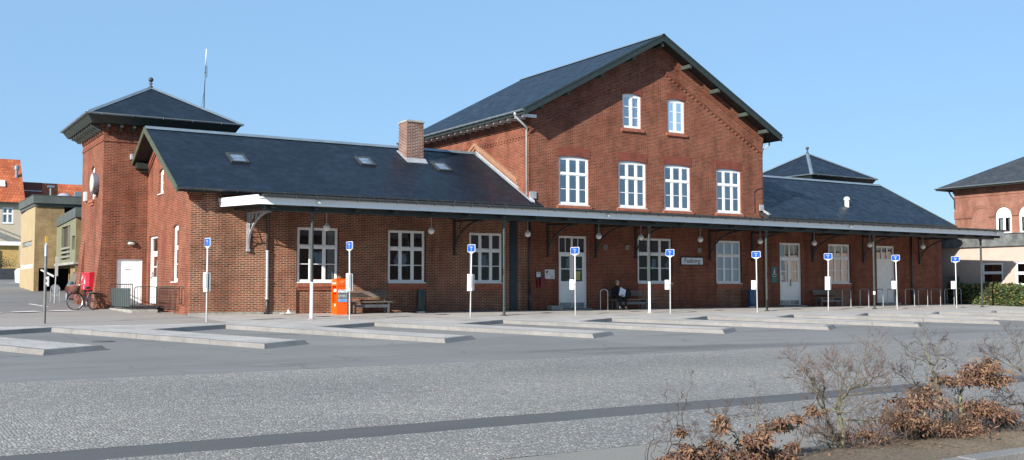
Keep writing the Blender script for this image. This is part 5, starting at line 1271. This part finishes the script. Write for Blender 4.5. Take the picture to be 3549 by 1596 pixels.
w = MB(); w.face([(6.05, 17.5, .2), (12, 17.5, .2), (12, 17.5, 4.5), (6.05, 17.5, 4.5)]); w.face([(6.3, 17.5, .2), (6.3, 20.4, .2), (6.3, 20.4, 2.2), (6.3, 17.5, 2.2)]); w.face([(6.05, 17.5, 2.2), (6.05, 23.5, 2.2), (12, 23.5, 2.2), (12, 17.5, 2.2)]); w.build('front_wall', yb, t)
w = MB(); w.prism([(5.98, 17.3, 4.50), (5.98, 23.3, 4.30), (5.98, 23.3, 4.78), (5.98, 17.3, 4.98)], (6, 0, 0)); w.build('roof_edge', felt, t)
w = MB(); w.box((5.95, 17.4, 2.16), (6.3, 23.5, 2.28)); w.build('floor_slab', M['concrete'], t)
w = MB().frame(*LEFT(6.05)); w.box((19.2, -.14, 2.45), (21.9, -.12, 4.2)); w.box((17.75, -.14, 2.9), (18.6, -.12, 3.6)); wp = w.build('window', mat('dark_window', (.02, .025, .03), .1), t)
w = MB().frame(*LEFT(6.05))
for z in (2.55, 2.78, 3.0): w.box((19.15, -.02, z), (21.95, .03, z + .1))
w.box((19.9, -.1, 2.45), (19.96, -.02, 4.2)); w.build('louvre', mat('grey_louvre', (.22, .22, .18), .7), wp)
# cream house with red tiles
pant = slate('red_pantiles', (.50, .15, .065), (.38, .10, .045), (.14, .035, .02), .24, .36, .8)
maroon = mat('shaded_maroon_tile', (.13, .032, .026), .7, var=.12, scale=1); cream = mat('cream_render', (.50, .44, .33), .9, var=.05, scale=1)  # maroon end wall: tile in shadow, the shade put into its colour
t = thing('cream_house', 'cream rendered house under a steep red tiled roof', 'house', (5, 59, 2.2))
w = MB(); wall(w, (0, 56.6, 0), (1, 0, 0), (0, -1, 0), [(-8, 1.5), (8.12, 1.5), (8.12, 8.2), (-8, 8.2)], [rect(6.68, 7.5, 6.3, 7.62), rect(3.5, 4.4, 6.3, 7.62)], .15); w.face([(8.12, 56.6, 1.5), (8.12, 64, 1.5), (8.12, 64, 8.2), (8.12, 60.3, 12), (8.12, 56.6, 8.2)]); w.build('wall', cream, t)
for u in (6.68, 3.5): window(t, (0, 56.6, 0), (1, 0, 0), (0, -1, 0), u, u + .82, 6.3, 7.62, 0, cols=2, transom=.6, bars=(), M=M, rec=.02, fr=.07, curtain=[(.05, .95)])
r = MB(); slab(r, [(-8, 56.2, 8.05), (8.35, 56.2, 8.05), (8.35, 60.3, 12.05), (-8, 60.3, 12.05)], .15); slab(r, [(-8, 60.3, 12.05), (8.35, 60.3, 12.05), (8.35, 64.4, 8.05), (-8, 64.4, 8.05)], .15); ro = r.build('roof', [pant, M['soffit']], t)
r = MB(); r.tube([(7.9, 58.6, 10.3), (7.9, 58.6, 11.1)], .13, 10); r.lathe((7.9, 58.6, 11.0), [(.2, 0), (.2, .3), (.1, .38)], 10); r.build('roof_vent', M['zinc'], ro); r = MB(); r.frame((6.3, 57.5, 9.4), (1, 0, 0), V((0, -.7, .7)), V((0, .7, .7))); r.box((0, 0, 0), (.65, .06, .8)); r.build('skylight', M['frame'], ro)
sp_ = MB(); sp_.prism([(3, 53.5, 6.9), (8.0, 54.4, 5.0), (8.0, 54.4, 5.12), (3, 53.5, 7.02)], (0, .06, 0)); sp_.prism([(3, 53.5, 6.2), (8.0, 54.4, 4.3), (8, 54.4, 4.8), (3, 53.5, 6.7)], (0, .05, 0))
for i in range(9): x = 3.4 + i * .55; z = 6.9 - .38 * (x - 3); sp_.box((x, 53.55 + .18 * (x - 3), z - .7), (x + .05, 53.62 + .18 * (x - 3), z))
tag(sp_.build('outside_stair', mat('stair_grey', (.30, .29, .25), .8)), 'sloping outside stair with railing before the cream house', 'stair')
t = thing('low_outbuilding', 'low ochre outbuilding with a white flat roof edge', 'outbuilding', (4, 50, 2)); w = MB(); w.box((-6, 50.6, 1.2), (7.3, 52, 4.25)); w.build('wall', mat('ochre_render', (.46, .31, .11), .9, var=.1), t); w = MB(); w.box((-6, 50.3, 4.25), (7.42, 52, 4.55)); w.build('roof_edge', M['white'], t)
w = MB(); w.box((5.2, 50.5, 1.6), (5.95, 50.62, 3.9)); w.build('door', M['frame'], t)
t = thing('maroon_roof_house', 'house with a maroon end coloured as shaded tile and red tiled roof', 'house', (10, 60, 2)); w = MB(); w.box((8.4, 60, 1.5), (10.1, 66, 10.12)); w.build('wall', maroon, t); w = MB()
for z in (9.35, 8.7, 8.05, 7.4, 6.75, 6.1): w.box((8.38, 59.95, z), (10.1, 59.999, z + .06))
w.build('battens', M['galv'], t)
r = MB(); slab(r, [(10.12, 59.5, 8.4), (24, 59.5, 8.4), (24, 61.6, 10.25), (10.12, 61.6, 10.25)], .15); r.build('roof', [pant, M['soffit']], t); w = MB(); w.box((10.2, 61.7, 1.5), (24, 66, 8.4)); w.box((10.2, 60, 1.5), (24, 61.7, 8.2)); w.build('lower_wall', cream, t)
r = MB(); r.box((8.0, 44, 1.2), (8.9, 58, 4.9)); r.build('unused_wall', cream, None) if 0 else None
t = thing('dark_garden_wall', 'dark retaining wall at the end of the side street', 'wall', (3, 43, 1.5)); w = MB(); w.box((-12, 42.6, .8), (6.2, 43.0, 2.35)); w.build('wall', mat('charcoal_wall', (.035, .04, .05), .8), t)
t = thing('stepped_wall', 'small brick pier with a white capped front beside the side street', 'wall', (6, 36, 1.3)); w = MB(); w.box((5.78, 36, .8), (6.6, 38, 2.6)); w.build('pier', brick('grey_brick', (.26, .2, .14), (.2, .15, .1), (.3, .26, .2)), t); w = MB(); w.prism([(5.7, 35.9, .8), (5.78, 35.9, .8), (5.78, 35.9, 2.25), (5.62, 35.9, 2.1)], (0, 2, 0)); w.build('white_panel', M['white'], t)
t = thing('dry_bush', 'low dark bush before the ochre outbuilding', 'bush', (5.6, 46.5, 2.4)); lm = MB(); leafcloud(lm, [(5.6 + rr.gauss(0, .6), 46.5 + rr.gauss(0, .4), 2.5 + abs(rr.gauss(0, .35))) for i in range(700)], .07, asp=.25, rnd=rr); lm.build('foliage', mat('bush_dark', (.03, .03, .016), .8), t)
# barrier sign, pole and car in the side street
t = thing('round_top_sign', 'round topped metal sign stand in the side street', 'sign', (4.45, 12.7, .36)); b = MB()
pts = [(4.29, 12.75, .34), (4.29, 12.75, .95)] + [(4.47 - .18 * math.cos(a), 12.7, .95 + .18 * math.sin(a)) for a in [math.pi * k / 10 for k in range(1, 10)]] + [(4.65, 12.65, .95), (4.65, 12.65, .34)]; b.tube(pts, .018, 6); b.build('frame', mat('dull_grey_frame', (.26, .27, .28), .5, .2), t)
b = MB(); b.frame((4.47, 12.7, 0), (1, 0, 0), (0, -1, 0)); b.prism([(.155 * math.cos(a), 0, .95 + .155 * math.sin(a)) for a in [2 * math.pi * k / 20 for k in range(20)]], (0, .012, 0)); b.box((-.16, 0, .62), (.16, .012, .74)); b.box((-.16, 0, .76), (.16, .012, .79)); b.build('panel', mat('grey_disc', (.27, .30, .33), .5), t)
t = thing('thin_street_pole', 'thin pole with a long narrow plate in the side street', 'pole', (4.3, 11.65, .3)); b = MB(); b.tube([(4.29, 11.65, .28), (4.35, 11.65, 2.3)], .025, 8); b.build('pole', M['galv'], t); b = MB(); b.box((4.28, 11.58, 1.5), (4.4, 11.61, 2.35)); b.build('plate', mat('plate_grey', (.42, .43, .42), .5), t)
t = thing('red_car', 'dark red car half hidden behind the tower corner', 'car', (5.4, 13.6, .3)); zc_ = .28; b = MB()
cpaint = mat('car_maroon', (.16, .012, .025), .2, .2, var=.02)
sec = [(11.3, [(-.78, .3), (-.8, .55), (-.7, .68), (.7, .68), (.8, .55), (.78, .3)]), (11.5, [(-.83, .25), (-.86, .6), (-.76, .78), (.76, .78), (.86, .6), (.83, .25)]), (12.4, [(-.84, .22), (-.87, .65), (-.78, .88), (.78, .88), (.87, .65), (.84, .22)]), (13.2, [(-.84, .22), (-.87, .68), (-.6, 1.42), (.6, 1.42), (.87, .68), (.84, .22)]), (14.6, [(-.84, .22), (-.87, .7), (-.6, 1.45), (.6, 1.45), (.87, .7), (.84, .22)]), (15.3, [(-.82, .25), (-.85, .7), (-.66, 1.0), (.66, 1.0), (.85, .7), (.82, .25)]), (15.5, [(-.8, .32), (-.82, .62), (-.7, .75), (.7, .75), (.82, .62), (.8, .32)])]
b.quadgrid([[(6.12 + x, y, zc_ + z) for x, z in s] for y, s in sec], True, True); b.build('body', cpaint, t, smooth='auto')
b = MB(); b.face([(6.12 - .74, 12.45, zc_ + .9), (6.12 + .74, 12.45, zc_ + .9), (6.12 + .57, 13.12, zc_ + 1.38), (6.12 - .57, 13.12, zc_ + 1.38)][::1]); 
for s_ in (-1, 1): b.face([(6.12 + s_ * .86, 12.75, zc_ + .76), (6.12 + s_ * .86, 14.9, zc_ + .78), (6.12 + s_ * .64, 14.6, zc_ + 1.38), (6.12 + s_ * .64, 13.25, zc_ + 1.36)])
b.build('windows', mat('car_glass', (.05, .055, .06), .05), t)
for wy in (12.05, 14.7):
    for s_ in (-1, 1):
        w = MB(); w.tube([(6.12 + s_ * .70, wy, zc_ + .3), (6.12 + s_ * .875, wy, zc_ + .3)], .3, 16); wo = w.build('wheel', M['black'], t); w = MB(); w.tube([(6.12 + s_ * .87, wy, zc_ + .3), (6.12 + s_ * .885, wy, zc_ + .3)], .19, 12); w.build('rim', M['galv'], wo)
for s_ in (-1, 1): w = MB(); w.ball((6.12 + s_ * .62, 11.34, zc_ + .6), .11, 10, 1.3, .5, .8); w.build('headlight', M['frame'], t)
w = MB(); w.ball((5.18, 12.9, zc_ + .92), .1, 10, 1.1, .6, .8); w.build('door_mirror', mat('mirror_teal', (.05, .12, .14), .3), t)
w = MB(); w.box((5.6, 11.24, zc_ + .3), (6.64, 11.3, zc_ + .44)); w.build('bumper', M['galv'], t)

# ------------------------------------------------------------------ unseen houses added to block low sky light (mirrored in the station windows)
hs = [(-62, 26, 5.2, 2.6, (.30, .27, .22), 'long pale rendered house added across the square, mirrored in the windows'), (-34, 22, 5.8, 3, (.22, .09, .06), 'red brick house added across the square, mirrored in the windows'), (-10, 30, 5.4, 2.4, (.33, .30, .26), 'wide grey rendered house added across the square, mirrored in the windows'), (22, 26, 6.2, 2.8, (.24, .12, .07), 'tall brown brick house added across the square, mirrored in the windows'), (50, 34, 5.4, 2.6, (.32, .29, .2), 'yellowish house added across the square, mirrored in the windows')]
rg = mat('dark_tile_roof', (.07, .045, .04), .8)
for x0, w_, h_, rh, c_, lab in hs:
    t = thing('added_house', lab, 'house', (x0 + w_ / 2, -66, -.6), 'houses added across the square')
    w = MB(); w.box((x0, -72, -1), (x0 + w_, -60, h_)); wl_ = w.build('wall', mat('town_render', c_, .9, var=.1, scale=.6), t)
    r = MB(); r.prism([(x0 - .4, -59.4, h_ - .1), (x0 - .4, -66, h_ + rh), (x0 - .4, -72.6, h_ - .1)], (w_ + .8, 0, 0)); r.build('roof', rg, t)
    n_ = int(w_ / 3)
    for fz in (.6, 3.2):
        if fz + 1.5 < h_:
            for i in range(n_):
                x = x0 + 1.2 + i * 3.0; w = MB(); w.box((x, -60, fz), (x + 1.1, -59.95, fz + 1.3)); w.build('window', M['frame'], t)
# branch and leaf-cluster layout (x, z) of the shrubs in the bed
R1=[
[(4.8, -0.54), (4.75, -0.31), (4.68, -0.17), (4.64, 0.01), (4.7, 0.17), (4.75, 0.28)] ,
[(4.87, -0.52), (4.9, -0.33), (4.81, -0.14), (4.89, -0.03), (5.03, 0.05), (5.22, 0.06), (5.4, 0.14), (5.48, 0.24)] ,
[(4.84, -0.11), (4.91, 0.02), (4.96, 0.12), (4.9, 0.2), (4.85, 0.28)] ,
[(4.68, -0.17), (4.55, -0.04), (4.52, 0.1), (4.41, 0.14), (4.36, 0.2)] ,
[(4.73, -0.48), (4.64, -0.42), (4.63, -0.36), (4.48, -0.32), (4.41, -0.28), (4.28, -0.31)] ,
[(4.89, -0.24), (5.15, -0.25), (5.5, -0.25)] ,
[(5.03, 0.05), (5.07, 0.13), (5.01, 0.32), (5.12, 0.47)] ,
[(4.64, 0.01), (4.57, 0.15), (4.5, 0.26), (4.46, 0.33)] ,
[(4.97, -0.01), (5.19, 0.0), (5.44, 0.03)] ,
[(5.22, 0.06), (5.19, 0.15), (5.1, 0.26)] ,
[(4.68, -0.13), (4.84, -0.16), (5.03, -0.11), (5.21, -0.16)] ,
]
R2=[
[(6.43, -0.46), (6.42, -0.24), (6.39, -0.09), (6.34, 0.05), (6.26, 0.21), (6.21, 0.34), (6.23, 0.52)] ,
[(6.29, 0.2), (6.4, 0.26), (6.46, 0.31), (6.52, 0.45)] ,
[(6.28, 0.21), (6.12, 0.27), (6.03, 0.38)] ,
[(6.71, -0.49), (6.73, -0.1), (6.78, -0.0), (6.86, 0.07), (7.03, 0.12), (7.32, 0.2)] ,
[(6.43, -0.41), (6.06, -0.36), (5.76, -0.27), (5.53, -0.19)] ,
[(6.39, -0.09), (6.11, -0.0), (5.94, 0.04), (5.84, 0.13), (5.74, 0.18)] ,
[(5.94, 0.04), (5.86, 0.12), (5.91, 0.22)] ,
[(6.71, -0.26), (6.92, -0.23), (7.2, -0.29), (7.4, -0.35)] ,
[(6.42, -0.19), (6.61, -0.14), (6.68, -0.1)] ,
[(6.43, -0.44), (6.18, -0.45), (5.92, -0.43)] ,
[(6.4, 0.26), (6.55, 0.23), (6.66, 0.29)] ,
]
R3=[
[(7.85, -0.64), (7.57, -0.54), (7.33, -0.42), (7.31, -0.51)] ,
[(7.89, -0.57), (7.7, -0.25), (7.4, -0.25), (7.15, -0.15)] ,
[(7.58, -0.16), (7.44, -0.19), (7.31, -0.08)] ,
[(8.02, -0.1), (7.8, 0.09), (7.58, 0.2), (7.39, 0.29)] ,
[(7.82, 0.05), (7.81, 0.29), (7.75, 0.48)] ,
[(7.96, -0.41), (7.63, -0.39), (7.32, -0.37)] ,
[(7.09, -0.59), (7.39, -0.54)] ,
[(7.8, 0.09), (7.68, 0.23), (7.51, 0.35)] ,
]
C2=[(6.9, 0.15, 0.21, 0.06), (7.02, 0.04, 0.24, 0.07), (7.3, 0.18, 0.08, 0.06), (6.5, 0.05, 0.15, 0.06), (6.76, 0.05, 0.11, 0.05), (6.02, -0.15, 0.26, 0.07), (5.63, -0.26, 0.13, 0.08), (5.84, -0.31, 0.26, 0.08), (6.18, -0.39, 0.32, 0.06), (6.45, -0.43, 0.27, 0.07), (6.92, -0.25, 0.24, 0.08), (7.16, -0.31, 0.2, 0.07), (6.71, -0.37, 0.07, 0.08), (6.14, -0.05, 0.14, 0.05), (6.63, -0.48, 0.18, 0.06), (7.57, -0.42, 0.1, 0.06)]
L1 = [
[(3.65, -0.5), (3.65, -0.19), (3.68, -0.05), (3.69, 0.11)] ,
[(3.64, -0.33), (3.72, -0.23), (3.97, -0.23), (4.22, -0.18), (4.43, -0.02), (4.47, 0.07), (4.36, 0.21)] ,
[(3.16, -0.45), (3.17, -0.29), (3.21, -0.1), (3.26, 0.0)] ,
[(3.54, -0.45), (3.45, -0.25), (3.35, -0.13), (3.29, -0.08)] ,
[(3.68, -0.47), (3.92, -0.42), (4.09, -0.42), (4.14, -0.35), (4.29, -0.3)] ,
[(3.15, -0.36), (3.15, -0.22)] ,
[(2.89, -0.33), (2.83, -0.21), (2.83, -0.16)] ,
[(2.97, -0.33), (2.97, -0.26), (2.95, -0.23)] ,
[(3.68, -0.06), (3.64, -0.07), (3.58, -0.04)] ,
]
L0=[
[(2.77, -0.42), (2.79, -0.17), (2.78, 0.01), (2.79, 0.1), (2.81, 0.28), (2.82, 0.31)] ,
[(2.79, 0.1), (2.75, 0.17), (2.73, 0.26)] ,
[(2.5, -0.41), (2.5, -0.34), (2.59, -0.2), (2.63, -0.1)] ,
[(2.62, -0.41), (2.66, -0.25), (2.66, -0.18), (2.61, -0.05), (2.56, 0.1), (2.57, 0.2)] ,
[(2.46, -0.41), (2.42, -0.26), (2.43, -0.17), (2.48, -0.08), (2.53, -0.05)] ,
[(2.4, -0.41), (2.36, -0.26), (2.37, -0.2)] ,
[(2.78, -0.13), (2.7, -0.06), (2.66, 0.04), (2.59, 0.15)] ,
[(2.61, -0.31), (2.6, -0.2)] ,
]
C1=[(3.01, -0.38, 0.14, 0.06), (3.16, -0.31, 0.07, 0.05), (3.27, -0.42, 0.18, 0.06), (3.2, -0.15, 0.03, 0.07), (3.53, -0.29, 0.12, 0.06), (3.67, -0.26, 0.05, 0.06), (3.68, -0.41, 0.17, 0.06), (3.82, -0.45, 0.14, 0.06), (3.35, -0.13, 0.04, 0.04), (3.92, -0.16, 0.07, 0.03), (4.02, -0.23, 0.15, 0.02), (4.22, -0.17, 0.07, 0.03), (4.32, -0.1, 0.05, 0.04), (4.09, -0.4, 0.05, 0.03)]
C0=[(2.6, -0.39, 0.07, 0.04), (2.7, -0.38, 0.1, 0.05), (2.79, -0.4, 0.07, 0.05), (2.75, -0.29, 0.02, 0.03), (2.8, -0.17, 0.02, 0.02)]
# ------------------------------------------------------------------ winter shrubs in the planting bed
bark = mat('grey_green_bark', (.15, .135, .095), .9, var=.45, scale=14, bmp=.4, bscale=60)
barkg = mat('lichen_bark', (.15, .145, .085), .9, var=.4, scale=16, bmp=.4, bscale=60)
twig = mat('dark_twigs', (.075, .05, .04), .85, var=.3, scale=20); twigr = mat('reddish_twigs', (.12, .08, .06), .85, var=.3, scale=20)
deadleaf = [mat('dead_leaf_tan', (.20, .115, .068), .75, var=.3, scale=25), mat('dead_leaf_brown', (.12, .065, .042), .75, var=.3, scale=25), mat('dead_leaf_russet', (.145, .064, .042), .7, var=.3, scale=25), mat('dead_leaf_gold', (.24, .14, .07), .75, var=.3, scale=25)]
YS = -30.9
def grow(mb, rnd, p, d, L, r, lev, spread=.55, ends=None):
    """a twig that wanders and forks"""
    pts = [V(p)]; rad = [r]; d = V(d).normalized(); n = 5
    for k in range(n):
        d = (d + V((rnd.gauss(0, .16), rnd.gauss(0, .16), rnd.gauss(.03, .14)))).normalized(); pts.append(pts[-1] + d * L / n); rad.append(max(.0011, r * (1 - .6 * (k + 1) / n)))
        if lev > 0 and k >= 1 and rnd.random() < .85:
            s = V((rnd.gauss(0, 1), rnd.gauss(0, 1), rnd.gauss(.25, .8))).normalized()
            grow(mb, rnd, pts[-1], (d + s * spread * 1.5).normalized(), L * rnd.uniform(.35, .65), rad[-1] * .75, lev - 1, spread, ends)
    mb.tube(pts, rad, 4 if r < .004 else 6, False)
    if ends is not None: ends.append((pts[-1], d))
def leaf(mb, rnd, c, s, droop):
    """one curled beech leaf: six faces, folded along the midrib and drooping"""
    a = rnd.uniform(0, 6.283); d = V((math.cos(a), math.sin(a), -droop + rnd.gauss(0, .45))).normalized(); e = d.cross(V((0, 0, 1))); e = e.normalized() if e.length > .01 else V((1, 0, 0))
    e = Matrix.Rotation(rnd.uniform(-1.3, 1.3), 3, d) @ e; n = d.cross(e); cu = rnd.uniform(-.9, 1.2); fo = rnd.uniform(.3, 1.0); w = s * rnd.uniform(.11, .21)
    c = V(c); mid = []; lf = []; rt = []
    for t, ww in ((0, .05), (.3, .9), (.65, .85), (1, .03)):
        p = c + d * (s * t) + n * (s * cu * t * t * .6); mid.append(mb.P(p)); lf.append(mb.P(p + e * w * ww + n * w * ww * fo)); rt.append(mb.P(p - e * w * ww + n * w * ww * fo))
    m_ = rnd.choice((0, 0, 1, 1, 2, 3))
    for k in range(3):
        mb.f.append([mid[k], mid[k + 1], lf[k + 1], lf[k]]); mb.m.append(m_); mb.f.append([mid[k + 1], mid[k], rt[k], rt[k + 1]]); mb.m.append(m_)
def shrub(label, base, branches, clusters, seed, trunk_r, bm_=bark, tw=twig, lev=2, tl=.28, per=5, dens=2600, ysp=.28, leaf_s=.052, droop=.7, ybase=YS, tangle=0, trange=(0, 1)):
    rnd = random.Random(seed); t = thing('shrub', label, 'shrub', (base[0], ybase, -.5), 'winter shrubs in the planting bed')
    st_ = MB(); tg = MB(); allp = []
    for bi, b in enumerate(branches):
        y0 = ybase + rnd.uniform(-.02, .02); pts = []; off = rnd.uniform(-ysp, ysp)
        zmin = b[0][1]
        for k, (x, z) in enumerate(b): pts.append(V((x, y0 + off * (k / max(1, len(b) - 1)) * (0.6 if bi < 2 else 1), z)))
        # smooth the polyline
        sm = [pts[0]]
        for q0, q1 in zip(pts[:-1], pts[1:]):
            for k in (1, 2, 3): sm.append(q0.lerp(q1, k / 3) + V((rnd.gauss(0, .006), rnd.gauss(0, .01), rnd.gauss(0, .006))))
        r0 = trunk_r[min(bi, len(trunk_r) - 1)]; n = len(sm)
        st_.tube(sm, [max(.0016, r0 * (1 - .88 * k / (n - 1))) for k in range(n)], 7 if r0 > .008 else 5)
        for k in range(2, n):
            d = (sm[k] - sm[k - 1]).normalized()
            for _ in range(per):
                if rnd.random() < (.35 + .65 * k / n):
                    s = V((rnd.gauss(0, 1), rnd.gauss(0, 1), rnd.gauss(.3, .7))).normalized()
                    grow(tg, rnd, sm[k], (d * .8 + s).normalized(), tl * rnd.uniform(.4, 1.) * (1 - .35 * k / n), max(.0021, r0 * .22 * (1 - .6 * k / n)), lev, .55)
        allp += sm
    st_.build('stem', bm_, t, smooth=True)
    if clusters:
        lm = MB(); ct = tg
        for (x, z, rx, rz) in clusters:
            yc = ybase + rnd.uniform(-.12, .12); ry = max(.07, min(.26, (rx + rz) * .75)); vol = rx * max(rz, .03) * 4
            nl = int(60 + vol * dens); near = min(allp, key=lambda p: (p - V((x, yc, z))).length)
            for _ in range(int(6 + nl / 14)):
                q = V((x + rnd.gauss(0, rx * .5), yc + rnd.gauss(0, ry * .5), z + rnd.gauss(0, rz * .5))); mid = near.lerp(q, .5) + V((rnd.gauss(0, .02), rnd.gauss(0, .02), .02)); ct.tube([near, mid, q], [.0028, .002, .0012], 4, False)
            for _ in range(nl):
                q = V((x + rnd.gauss(0, rx * .52), yc + rnd.gauss(0, ry * .55), z + rnd.gauss(0, rz * .5))); q.z = max(q.z, -.485)
                leaf(lm, rnd, q, leaf_s * rnd.uniform(.65, 1.3), droop)
        lm.build('dead_leaves', deadleaf, t)
    for _ in range(tangle):   # low tangle of dead twigs, added to darken the ground under the shrub
        x0, x1 = trange; p = V((rnd.uniform(x0, x1), ybase + rnd.gauss(0, .16), -.49)); grow(tg, rnd, p, (rnd.gauss(0, 1), rnd.gauss(0, .5), rnd.uniform(.15, .9)), rnd.uniform(.15, .4), .0032, 1, .55)
    tg.build('twigs', tw, t)
    return t
shrub('bare lichen covered forked shrub without leaves', (4.83, 0), R1, [(5.0, -.40, .1, .04), (5.12, -.37, .12, .05)], 11, [.019, .021, .011, .012, .01, .01, .006, .007, .007], barkg, twigr, lev=2, tl=.24, per=3, tangle=60, trange=(4.7, 5.5))
shrub('tall brown leaved beech with two upright grey stems', (6.55, 0), R2, C2, 12, [.022, .007, .007, .02, .012, .011, .006, .012, .007, .01, .006], barkg, twig, lev=2, tl=.2, per=2, dens=6200, tangle=260, trange=(5.5, 7.3))
shrub('bare dark twigged shrub at the end of the planting bed', (7.7, 0), R3, [], 13, [.012, .012, .007, .01, .006, .009], bark, twig, lev=2, tl=.22, per=3)
shrub('low beech heaped with curled brown leaves and one long side branch', (3.6, 0), L1, C1, 14, [.012, .011, .01, .008, .009, .006, .005], bark, twig, lev=2, tl=.14, per=2, dens=7000, ybase=-31.05)
shrub('thin whippy bare stems rising from a small leaf heap', (2.6, 0), L0, C0, 15, [.0055, .003, .0042, .0048, .0042, .003, .003], twig, twig, lev=1, tl=.1, per=1, dens=11000, ybase=-31.05)
# leaf litter on the soil
rl = random.Random(5); lm = MB()
for _ in range(900):
    x = rl.uniform(1.5, 11); y = -31.0 + rl.gauss(0, .3)
    if -31.8 < y < -30.52: leaf(lm, rl, (x, y, -.49 + rl.uniform(0, .015)), .034 * rl.uniform(.6, 1.2), 0)
o = lm.build('leaf_litter', deadleaf); o['kind'] = 'stuff'; o['label'] = 'fallen brown leaves strewn over the planting bed'
gl = MB(); gm2 = mat('winter_grass', (.12, .115, .045), .8, var=.3, scale=6)
for _ in range(5200):
    x = rl.uniform(1.5, 11); y = rl.uniform(-31.8, -30.52)
    if math.sin(x * 2.3) + math.sin(y * 7 + x) + rl.gauss(0, .6) < .2: continue
    h = rl.uniform(.015, .05); dx, dy = rl.gauss(0, .02), rl.gauss(0, .02); z = -.50
    i = [gl.P((x - .003, y, z)), gl.P((x + .003, y, z)), gl.P((x + dx, y + dy, z + h))]; gl.f.append(i); gl.m.append(0)
o = gl.build('grass', gm2); o['kind'] = 'stuff'; o['label'] = 'thin winter grass on the planting bed'

# ------------------------------------------------------------------ camera, sky and sun
cam = bpy.data.cameras.new('camera'); co_ = bpy.data.objects.new('camera', cam); COL.objects.link(co_); SC.camera = co_
pan, pit, rol = R(32.164), R(3.191), R(-.048)
fw = V((math.sin(pan) * math.cos(pit), math.cos(pan) * math.cos(pit), math.sin(pit))); rt = V((math.cos(pan), -math.sin(pan), 0)); upv = rt.cross(fw)
r2 = rt * math.cos(rol) + upv * math.sin(rol); u2 = -rt * math.sin(rol) + upv * math.cos(rol)
Mx = Matrix.Identity(4)
for i in range(3): Mx[i][0] = r2[i]; Mx[i][1] = u2[i]; Mx[i][2] = -fw[i]
Mx[0][3], Mx[1][3], Mx[2][3] = -2.826, -37.43, .986
co_.matrix_world = Mx; cam.sensor_width = 36; cam.lens = 36 * 3569.3 / 3549; cam.clip_end = 2000; cam.clip_start = .05
sd = V((-2.2, -1.0, 1.12)).normalized()
el = math.asin(sd.z); az_ = math.atan2(sd.x, sd.y)
w = bpy.data.worlds.new('World'); SC.world = w; w.use_nodes = True; nt = w.node_tree
sky = nt.nodes.new('ShaderNodeTexSky'); sky.sky_type = 'NISHITA'; sky.sun_disc = False; sky.sun_elevation = el; sky.sun_rotation = az_ % (2 * math.pi)
sky.air_density = 1.0; sky.dust_density = .2; sky.ozone_density = 4.5; sky.altitude = 0
bg = nt.nodes['Background']; nt.links.new(mixc(nt, .66, sky.outputs[0], (2.75, 4.85, 7.5)), bg.inputs[0]); bg.inputs[1].default_value = SKY
sun = bpy.data.lights.new('sun', 'SUN'); so = bpy.data.objects.new('sun', sun); COL.objects.link(so); sun.energy = SUN; sun.angle = R(.53); sun.color = (1, .93, .84)
so.rotation_euler = (-sd).to_track_quat('-Z', 'Y').to_euler(); so.location = (-30, -30, 40)
SC.view_settings.view_transform = 'Standard'; SC.view_settings.look = 'None'; SC.view_settings.gamma = 1; SC.view_settings.exposure = EXPO
SC.cycles.max_bounces = 6; SC.cycles.transparent_max_bounces = 12
